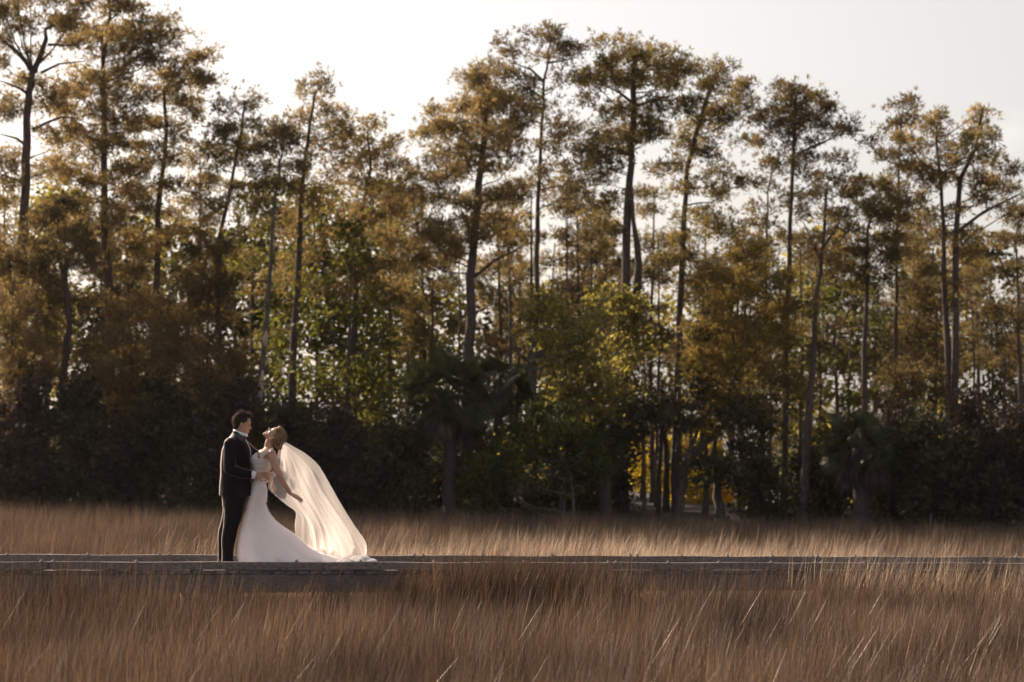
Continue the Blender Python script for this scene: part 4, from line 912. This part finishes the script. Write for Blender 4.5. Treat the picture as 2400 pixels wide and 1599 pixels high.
# jacket back vent and pocket flap are seams; lapel and collar
def ribbon(name, pts, wid, thick, m_, parent, nrm=Vector((0, -1, 0))):
    g = Geo(); R_ = []
    for i, p in enumerate(pts):
        t = (pts[min(i + 1, len(pts) - 1)] - pts[max(0, i - 1)]).normalized(); sd_ = t.cross(nrm).normalized(); nn_ = sd_.cross(t).normalized(); w_ = wid[i] if isinstance(wid, (list, tuple)) else wid
        R_.append([p + sd_ * w_ + nn_ * thick, p - sd_ * w_ + nn_ * thick, p - sd_ * w_ - nn_ * thick, p + sd_ * w_ - nn_ * thick])
    g.rings(R_); return g.build(name, m_, parent, False)
ribbon('lapel', [Q(262, 268, -.135), Q(300, 300, -.165), Q(345, 345, -.165), Q(374, 395, -.14), Q(393, 440, -.10), Q(400, 500, -.09)], [.010, .020, .026, .026, .018, .006], .006, M_satin, gr, Vector((.25, -1, .1)))
ribbon('lapel', [Q(318, 300, .12), Q(350, 345, .10), Q(385, 410, .07), Q(402, 480, .03)], [.012, .022, .022, .008], .006, M_satin, gr, Vector((1, -.4, .1)))
# shirt collar: a band that rises at the back of the neck
g = Geo(); R_ = []
for z, gr_ in ((0, 1.04), (.034, 1.0)):
    o = []
    for k in range(24):
        a = 2 * math.pi * k / 24; dropf = .055 * (1 + math.cos(a)) / 2
        o.append(Q(300, 283, 0) + EX * (.080 * gr_ * math.cos(a) + .008 + dropf * .3) + EY * (.074 * gr_ * math.sin(a)) + EZ * (z - dropf * 1.1 + .018))
    R_.append(o)
R2 = [[p * 1.0 + (Q(300, 283, 0) - p) * .04 for p in r] for r in R_[::-1]]
g.rings(R_ + R2, cap=False); g.build('shirt_collar', M_shirt, gr)
g = Geo(); g.tube([Q(418, 641, -.196), Q(440, 646, -.188), Q(456, 650, -.184)], [.052, .050, .047], 18); g.build('shirt_cuff', M_shirt, gr)
g = Geo(); g.tube([Q(573, 634, .222), Q(574, 652, .20)], [.046, .044], 16); g.build('shirt_cuff', M_shirt, gr)
g = Geo(); bt = Q(352, 326, -.015)
g.ell(bt, (EX * .010, EY * .012, EZ * .012), 6, 8)
for sg in (-1, 1):
    g.rings([[bt + EX * .004 + EY * sg * a + EZ * h * c1 + EX * .008 * c2 for c1, c2 in ((1, 1), (1, -1), (-1, -1), (-1, 1))] for a, h in ((.008, .008), (.03, .022), (.055, .026), (.058, .022))])
g.build('bow_tie', M_satin, gr)
# trousers
g = Geo()
g.rings([hring(150, 395, 800, .19), hring(152, 378, 850, .19), hring(156, 368, 890, .185), hring(155, 358, 930, .175)])
g.rings([hring(a, b, v, d, dy, p=2.2) for a, b, v, d, dy in ((168, 376, 840, .125, -.07), (172, 356, 920, .12, -.075), (176, 335, 1000, .11, -.08), (170, 312, 1080, .10, -.085), (162, 296, 1130, .095, -.09), (158, 284, 1180, .092, -.09), (156, 270, 1250, .088, -.09), (156, 259, 1320, .086, -.09), (154, 256, 1375, .088, -.09), (152, 262, 1412, .088, -.09))])
g.rings([hring(a, b, v, d, dy, p=2.2) for a, b, v, d, dy in ((160, 340, 840, .12, .08), (156, 300, 920, .115, .085), (146, 270, 1000, .105, .09), (126, 238, 1080, .098, .095), (111, 222, 1130, .092, .10), (107, 212, 1180, .090, .10), (107, 205, 1250, .086, .10), (109, 200, 1320, .084, .10), (109, 200, 1370, .086, .10), (108, 204, 1412, .086, .10))])
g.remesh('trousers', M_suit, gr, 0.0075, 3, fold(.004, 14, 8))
for dy, u0, u1 in ((-.09, 160, 318), (.11, 108, 250)):
    g = Geo()
    g.rings([ring(Q(u, v, dy), EY, EZ, a, b, 16) for u, v, a, b in ((u0, 1412, .030, .028), (u0 + 10, 1408, .042, .036), (u0 + 50, 1410, .045, .036), (u0 + 90, 1418, .050, .026), (u0 + 130, 1424, .046, .020), (u1, 1428, .028, .014))])
    sh = g.build('shoe', M_shoe, gr)
    g = Geo(); g.box(Q(u0 + 12, 1434, dy), EX, EY, EZ, .030, .036, .010); g.build('heel', M_shoe, sh)
# hair
g = Geo()
g.ell(gC + gF2 * -.006 + gU2 * .012, (gF2 * .106, gS * .084, gU2 * .102), 12, 16)
g.ell(gC + gF2 * .055 + gU2 * .080, (gF2 * .056, gS * .058, gU2 * .034), 8, 12)
g.ell(gC + gF2 * .095 + gU2 * .066, (gF2 * .030, gS * .045, gU2 * .018), 8, 12)
g.ell(gC + gF2 * -.060 + gU2 * -.045, (gF2 * .048, gS * .070, gU2 * .075), 8, 12)
def cutface(co_ok):
    def f(V, Fc): return [fc for fc in Fc if all(co_ok(Vector(V[i]) - gC) for i in fc)]
    return f
def hair_ok(d):
    f, u, s = d.dot(gF2), d.dot(gU2), abs(d.dot(gS))
    if u > .052: return True
    if f > .085: return False
    if u > .0: return f < .045
    if u > -.055: return f < (.022 if u > -.035 else -.030)
    return f < -.045 and u > -.125
hm = g.remesh('hair', M_hairm, gr, 0.006, 1)
bm = bmesh.new(); bm.from_mesh(hm.data); kill = [f for f in bm.faces if not hair_ok(f.calc_center_median() - gC)]
bmesh.ops.delete(bm, geom=kill, context='FACES')
bmesh.ops.solidify(bm, geom=bm.faces[:], thickness=0.004); bm.to_mesh(hm.data); bm.free()
V, Fc = strands(gC + gU2 * .010, gF2, gU2, gS, 1.06, 4200, lambda d: (d[1] > .45 or d[0] < -.1) and d[1] > -.6, .024, 4, .0019)
V2, Fc2 = strands(gC + gU2 * .035, gF2, gU2, gS, 1.0, 900, lambda d: d[1] > .7, .05, 5, .0019)
o_ = len(V); me_ = bpy.data.meshes.new('hair_strands'); me_.from_pydata(V + V2, [], Fc + [tuple(i + o_ for i in f) for f in Fc2])
st = link('hair_strands', me_, M_hairm, hm); st['kind'] = 'stuff'; st.matrix_parent_inverse = Matrix.Identity(4)
g = Geo(); g.ell(Lh(.079, -.034, .034), (gF2 * .010, gS * .013, gU2 * .008), 6, 8); g.build('eye', M_eye, gr)

# ================= bride
br = empty('person', tuple(Q(620, 1436, -.02)), 'person in a white lace mermaid wedding dress leaning back with a long veil', 'person')
bU = (EX * .90 + EZ * .43 + EY * -.06).normalized(); bF = (-EX * .43 + EZ * .90 + EY * .02); bF = (bF - bU * bF.dot(bU)).normalized(); bS = bF.cross(bU).normalized()
if bS.y > 0: bS = -bS
bC = Q(634, 296, -.01)
g = Geo(); Lb = head(g, bC, bF, bU, bS, 0.98, True)
limb(g, [Q(556, 425, 0), Q(556, 375, 0), Q(580, 325, 0)], [.060, .047, .050])
sp = [(474, 800, 62, .145), (473, 745, 54, .132), (472, 690, 44, .112), (479, 640, 52, .122), (488, 590, 62, .135), (500, 540, 76, .15), (516, 495, 76, .165), (535, 460, 64, .175), (550, 435, 42, .15), (556, 410, 30, .07)]
R_ = []
for i, (u, v, hw, hd) in enumerate(sp):
    a = Q(*sp[max(0, i - 1)][:2]); b = Q(*sp[min(len(sp) - 1, i + 1)][:2]); t = (b - a).normalized(); ax = t.cross(EY).normalized()
    if ax.dot(EX) < 0: ax = -ax
    R_.append(ring(Q(u, v), ax, EY, hw * UU, hd, p=2.1))
g.rings(R_)
for (pts, rad) in (([Q(470, 830, -.07), Q(440, 1100, -.08), Q(425, 1400, -.08)], [.07, .05, .035]), ([Q(470, 830, .07), Q(450, 1100, .08), Q(440, 1400, .08)], [.07, .05, .035])): limb(g, pts, rad)
limb(g, [Q(425, 1405, -.08), Q(380, 1425, -.08)], [.035, .025]); limb(g, [Q(440, 1405, .08), Q(395, 1425, .08)], [.035, .025])
na = [Q(598, 455, -.165), Q(612, 520, -.20), Q(668, 650, -.215), Q(715, 735, -.205), Q(762, 806, -.19)]
limb(g, na, [.052, .050, .042, .034, .025])
hand(g, Q(768, 812, -.19), EX * .86 - EZ * .46 + EY * .05, EZ * .75 + EX * .35 - EY * .55, -1, .22, .165, .35)
fa = [Q(548, 455, .17), Q(545, 580, .20), Q(534, 660, .13), Q(552, 706, .10)]
limb(g, fa, [.048, .042, .034, .026])
hand(g, Q(555, 708, .10), EX * .55 - EZ * .65 - EY * .2, EY * -.75 + EX * .55 + EZ * .2, 1, .60, .15, .5)
g.remesh('body', M_skin2, br, 0.0058, 2)
# bodice over the torso, cut low under the arm, with straps
def tring(i0, hwadd, ddadd, c=None):
    u, v, hw, hd = c
    return None
bp = [(472, 712, 52, .132), (472, 690, 49, .124), (478, 645, 56, .128), (486, 600, 69, .142), (494, 560, 83, .158), (502, 525, 88, .166), (506, 500, 84, .168)]
R_ = []
for i, (u, v, hw, hd) in enumerate(bp):
    a = Q(*bp[max(0, i - 1)][:2]); b = Q(*bp[min(len(bp) - 1, i + 1)][:2]); t = (b - a).normalized(); ax = t.cross(EY).normalized()
    if ax.dot(EX) < 0: ax = -ax
    if i >= 4: ax = (ax + EZ * .22).normalized()
    R_.append(ring(Q(u, v), ax, EY, hw * UU, hd + .004, p=2.1, n=32))
g = Geo(); g.rings(R_)
g.ell(Q(452, 515, -.075), (EX * .062, EY * .075, EZ * .075), 10, 14); g.ell(Q(452, 515, .075), (EX * .062, EY * .075, EZ * .075), 10, 14)
# lace yoke up the chest to the neckline
g.ell(Q(480, 478, 0), (EX * .075, EY * .135, EZ * .045), 10, 14)
g.remesh('bodice', M_lace, br, 0.0065, 2)
ribbon('strap', [Q(500, 492, -.163), Q(528, 462, -.178), Q(556, 438, -.176), Q(584, 424, -.158), Q(604, 418, -.13)], [.030, .022, .017, .014, .012], .004, M_lace, br, Vector((0, -1, .35)))
ribbon('strap', [Q(470, 492, .15), Q(500, 458, .17), Q(530, 438, .17), Q(562, 424, .14)], [.028, .020, .014, .012], .004, M_lace, br, Vector((-.3, -1, .6)))
# skirt: fitted to the knee and flaring into a train
sk = [(418, 526, 705, .127), (408, 540, 740, .148), (398, 548, 785, .168), (388, 546, 825, .178), (379, 541, 865, .18), (370, 533, 900, .18), (360, 546, 950, .19), (347, 570, 990, .20), (336, 602, 1030, .215), (326, 646, 1070, .235), (316, 698, 1110, .26), (307, 758, 1150, .29), (300, 812, 1190, .32), (295, 852, 1230, .35), (291, 900, 1270, .38), (289, 960, 1310, .41), (289, 1030, 1345, .45), (292, 1120, 1375, .50), (298, 1210, 1398, .53), (306, 1300, 1415, .56), (314, 1370, 1430, .56), (320, 1395, 1438, .56)]
g = Geo(); R_ = []; NS = 72
for i, (a, b, v, hd) in enumerate(sk):
    o = []; q = i / (len(sk) - 1); c = Q((a + b) / 2, v, .0 + .02 * q); hx = (b - a) / 2 * UU
    for k in range(NS):
        an = 2 * math.pi * k / NS; ca, sa = math.cos(an), math.sin(an)
        f = 1 + (0.06 * math.sin(an * 9 + 2.5 * q) + .05 * math.sin(an * 5 + 2 - q * 2) + .02 * math.sin(an * 17 + q * 5)) * max(0, q - .25) * 1.5 * (1 - .8 * abs(ca) ** 3)
        taper = 1 - .35 * max(0, ca) * q
        sh_ = 0.40 * (c.x + hx * ca - Q(470, 0).x) * max(0, q - .15) / .85
        o.append(c + EY * sh_ + EX * (hx * ca) + EY * (hd * f * math.copysign(abs(sa) ** .9, sa) * taper))
    R_.append(o)
g.rings(R_)
g.build('skirt', M_dress, br)
# lace hem lying on the deck at the end of the train
g = Geo()
for i in range(9):
    uu = 1190 + i * 32; g.ell(Q(uu, 1425 - 22 * math.sin(i * 1.3) ** 2 - (10 if 3 < i < 7 else 0), (uu - 470) * UU * .40 - .25 + .11 * math.sin(i * 2.1)), (EX * .085, EY * .16, EZ * (.045 if i < 8 else .03)), 8, 12)
g.remesh('train', M_train, br, 0.012, 3, fold(.006, 30, 5))
# covered buttons down the back seam
bpts = [(541, 872), (532, 888), (535, 906), (541, 924), (548, 942), (556, 960), (566, 977), (577, 993), (590, 1009), (603, 1024)]
for u, v in bpts:
    g = Geo(); g.ell(Q(u + 4, v, -.03), (EX * .0085, EY * .0085, EZ * .0085), 6, 8); g.build('button', M_pearl, br)
g = Geo(); R_ = []
# bracelet on the far wrist
ct = Q(549, 702, .10); ax = (Q(556, 712) - Q(542, 690)).normalized(); p1 = ax.cross(EY).normalized()
for k in range(14):
    a = 2 * math.pi * k / 14; g.ell(ct + p1 * (.031 * math.cos(a)) + EY * (.031 * math.sin(a)), (EX * .0075, EY * .0075, EZ * .0075), 5, 6)
g.build('bracelet', M_brace, br)
g = Geo(); g.ell(Lb(-.010, -.085, .084), (bF * .006, bS * .006, bU * .010), 6, 8); g.build('earring', M_brace, br)
g = Geo(); g.ell(Lb(.0985, -.100, 0), (bF * .008, bS * .019, bU * .010), 6, 10); g.build('lips', M_lip, br)
g = Geo(); g.ell(Lb(.083, -.034, .033), (bF * .005, bS * .015, bU * .003), 6, 8); g.build('eyelashes', M_eye, br)
# hair swept back into a low bun
g = Geo()
g.ell(bC + bF * -.012 + bU * .012, (bF * .103, bS * .090, bU * .100), 12, 16)
g.ell(bC + bF * .040 + bU * .062, (bF * .050, bS * .070, bU * .040), 8, 12)
g.ell(Q(664, 330, -.01), (EX * .062, EY * .085, EZ * .060), 10, 14)
bunC = Q(645, 380, -.015)
g.ell(bunC, (EX * .058, EY * .062, EZ * .058), 10, 14); g.ell(Q(622, 372, -.04), (EX * .032, EY * .03, EZ * .03), 8, 10); g.ell(Q(656, 408, -.02), (EX * .034, EY * .04, EZ * .03), 8, 10)
def bh_ok(p):
    d = p - bC
    f, u, s = d.dot(bF), d.dot(bU), abs(d.dot(bS))
    if (p - bunC).length < .10: return True
    if u > .055: return f < .10
    if u > -.0: return f < .052
    if u > -.05: return f < .012
    return f < -.028
hw_ = g.remesh('hair', M_hairw, br, 0.0058, 1, fold(.0035, 70, 6))
bm = bmesh.new(); bm.from_mesh(hw_.data); kill = [f for f in bm.faces if not bh_ok(f.calc_center_median())]
bmesh.ops.delete(bm, geom=kill, context='FACES'); bmesh.ops.solidify(bm, geom=bm.faces[:], thickness=0.004); bm.to_mesh(hw_.data); bm.free()
V, Fc = strands(bC + bF * -.01 + bU * .008, bF, bU, bS, .98, 2600, lambda d: (d[1] > .2 or d[0] < -.2) and d[0] < .6, .040, 14, .0015)
me_ = bpy.data.meshes.new('hair_strands'); me_.from_pydata(V, [], Fc)
st = link('hair_strands', me_, M_hairw, hw_); st['kind'] = 'stuff'; st.matrix_parent_inverse = Matrix.Identity(4)
# wavy locks over the bun
for i in range(7):
    g = Geo(); a0 = i / 6; p = [Q(640 + 50 * a0 - 10, 240 + 20 * a0, -.06 - .02 * math.sin(i)), Q(668 + 22 * a0, 290, -.085 + .03 * a0), Q(660 + 18 * a0, 340, -.085 + .03 * a0), Q(628 + 34 * a0, 378, -.07), Q(632 + 26 * a0, 408, -.045)]
    g.tube(p, [.010, .014, .015, .016, .008], 8); g.build('lock', M_hairw, hw_).matrix_parent_inverse = Matrix.Identity(4)

# veil
def cr(P, t):
    n = len(P) - 1; x = t * n; i = min(n - 1, int(x)); f = x - i
    p0, p1, p2, p3 = P[max(0, i - 1)], P[i], P[i + 1], P[min(n, i + 2)]
    return tuple(.5 * ((2 * b) + (-a + c) * f + (2 * a - 5 * b + 4 * c - d) * f * f + (-a + 3 * b - 3 * c + d) * f ** 3) for a, b, c, d in zip(p0, p1, p2, p3))
def veil(name, E0, E1, hem, dep0, dep1, folds, amp, seed, nu=90, nv=110, ray=True):
    r = random.Random(seed); ph = [r.uniform(0, 6.28) for _ in range(6)]; V = []; Fc = []
    for j in range(nu + 1):
        t = j / nu; a = cr(E0, t); b = cr(E1, t)
        for i in range(nv + 1):
            s = i / nv; h = cr(hem, s); l0 = cr(hem, 0); l1 = cr(hem, 1)
            u = a[0] * (1 - s) + b[0] * s; v = a[1] * (1 - s) + b[1] * s
            bl = t ** 2.2
            u += bl * (h[0] - (l0[0] * (1 - s) + l1[0] * s)); v += bl * (h[1] - (l0[1] * (1 - s) + l1[1] * s))
            env = (.15 + .85 * t)
            w1 = math.sin(s * folds * 6.28 + ph[0] + 1.2 * math.sin(t * 3 + ph[1])); w2 = math.sin(s * folds * 2.3 * 6.28 + ph[2] + 2 * t); w3 = math.sin((s * 1.5 + t * 2.2) * 6.28 + ph[3])
            w4 = math.sin(s * folds * 4.1 * 6.28 + ph[4] - 3 * t)
            dy = dep0 * (1 - t) + dep1 * t + amp * env * (.55 * w1 + .22 * w2 + 1.1 * w3 + .12 * w4 + .5 * math.sin(t * 7 + s * 4 + ph[5])) * math.sin(math.pi * min(1, max(0, s * .9 + .05)))
            dy += max(0, u - 600) * UU * .40 * t
            p = Q(u, v, dy); kz = UU * 7 * env * (w2 * .35 + w3 * .6 + w4 * .15); p += EZ * kz * math.sin(math.pi * s); V.append(tuple(p))
    for j in range(nu):
        for i in range(nv):
            a = j * (nv + 1) + i; Fc.append((a, a + 1, a + nv + 2, a + nv + 1))
    me = bpy.data.meshes.new(name); me.from_pydata(V, [], Fc); return link(name, me, M_veil, br, True)
veil('veil', [(655, 395), (625, 500), (596, 590), (566, 690), (556, 770), (620, 830), (715, 912), (790, 975), (783, 1080), (790, 1180)],
     [(694, 352), (780, 402), (880, 462), (975, 545), (1030, 625), (1085, 725), (1180, 900), (1290, 1085), (1388, 1235), (1402, 1320)],
     [(790, 1180), (840, 1232), (920, 1290), (1010, 1345), (1110, 1395), (1230, 1418), (1330, 1410), (1385, 1380), (1402, 1320)], .03, -.05, 3.2, .045, 1)
veil('veil_layer', [(670, 400), (660, 480), (650, 560), (640, 640), (690, 760), (760, 860), (830, 960), (880, 1050), (900, 1130), (905, 1200)],
     [(692, 372), (765, 440), (850, 520), (920, 600), (960, 690), (1010, 790), (1080, 900), (1170, 1040), (1250, 1180), (1290, 1300)],
     [(905, 1200), (930, 1270), (960, 1330), (1010, 1300), (1060, 1350), (1110, 1330), (1180, 1400), (1240, 1370), (1290, 1300)], .10, .12, 5.0, .05, 2)

# ------------------------------------------------------------------ thin haze volume added to lift the darks and warm the backlight
g = Geo(); g.box(Vector((0, 55, 9.5)), Vector((1, 0, 0)), Vector((0, 1, 0)), UZ, 80, 90, 11.6)
hz = g.build('haze', None, None, False)
hm_ = bpy.data.materials.new('haze'); hm_.use_nodes = True; hn = hm_.node_tree.nodes; hn.remove(hn['Principled BSDF'])
pv = hn.new('ShaderNodeVolumePrincipled'); pv.inputs['Density'].default_value = 0.00006; pv.inputs['Anisotropy'].default_value = 0.5
pv.inputs['Color'].default_value = (0.95, 0.88, 0.88, 1)
hm_.node_tree.links.new(pv.outputs[0], hn['Material Output'].inputs['Volume']); hz.data.materials.append(hm_)
tag(hz, 'thin warm haze volume added to lift the dark tones', kind='stuff')
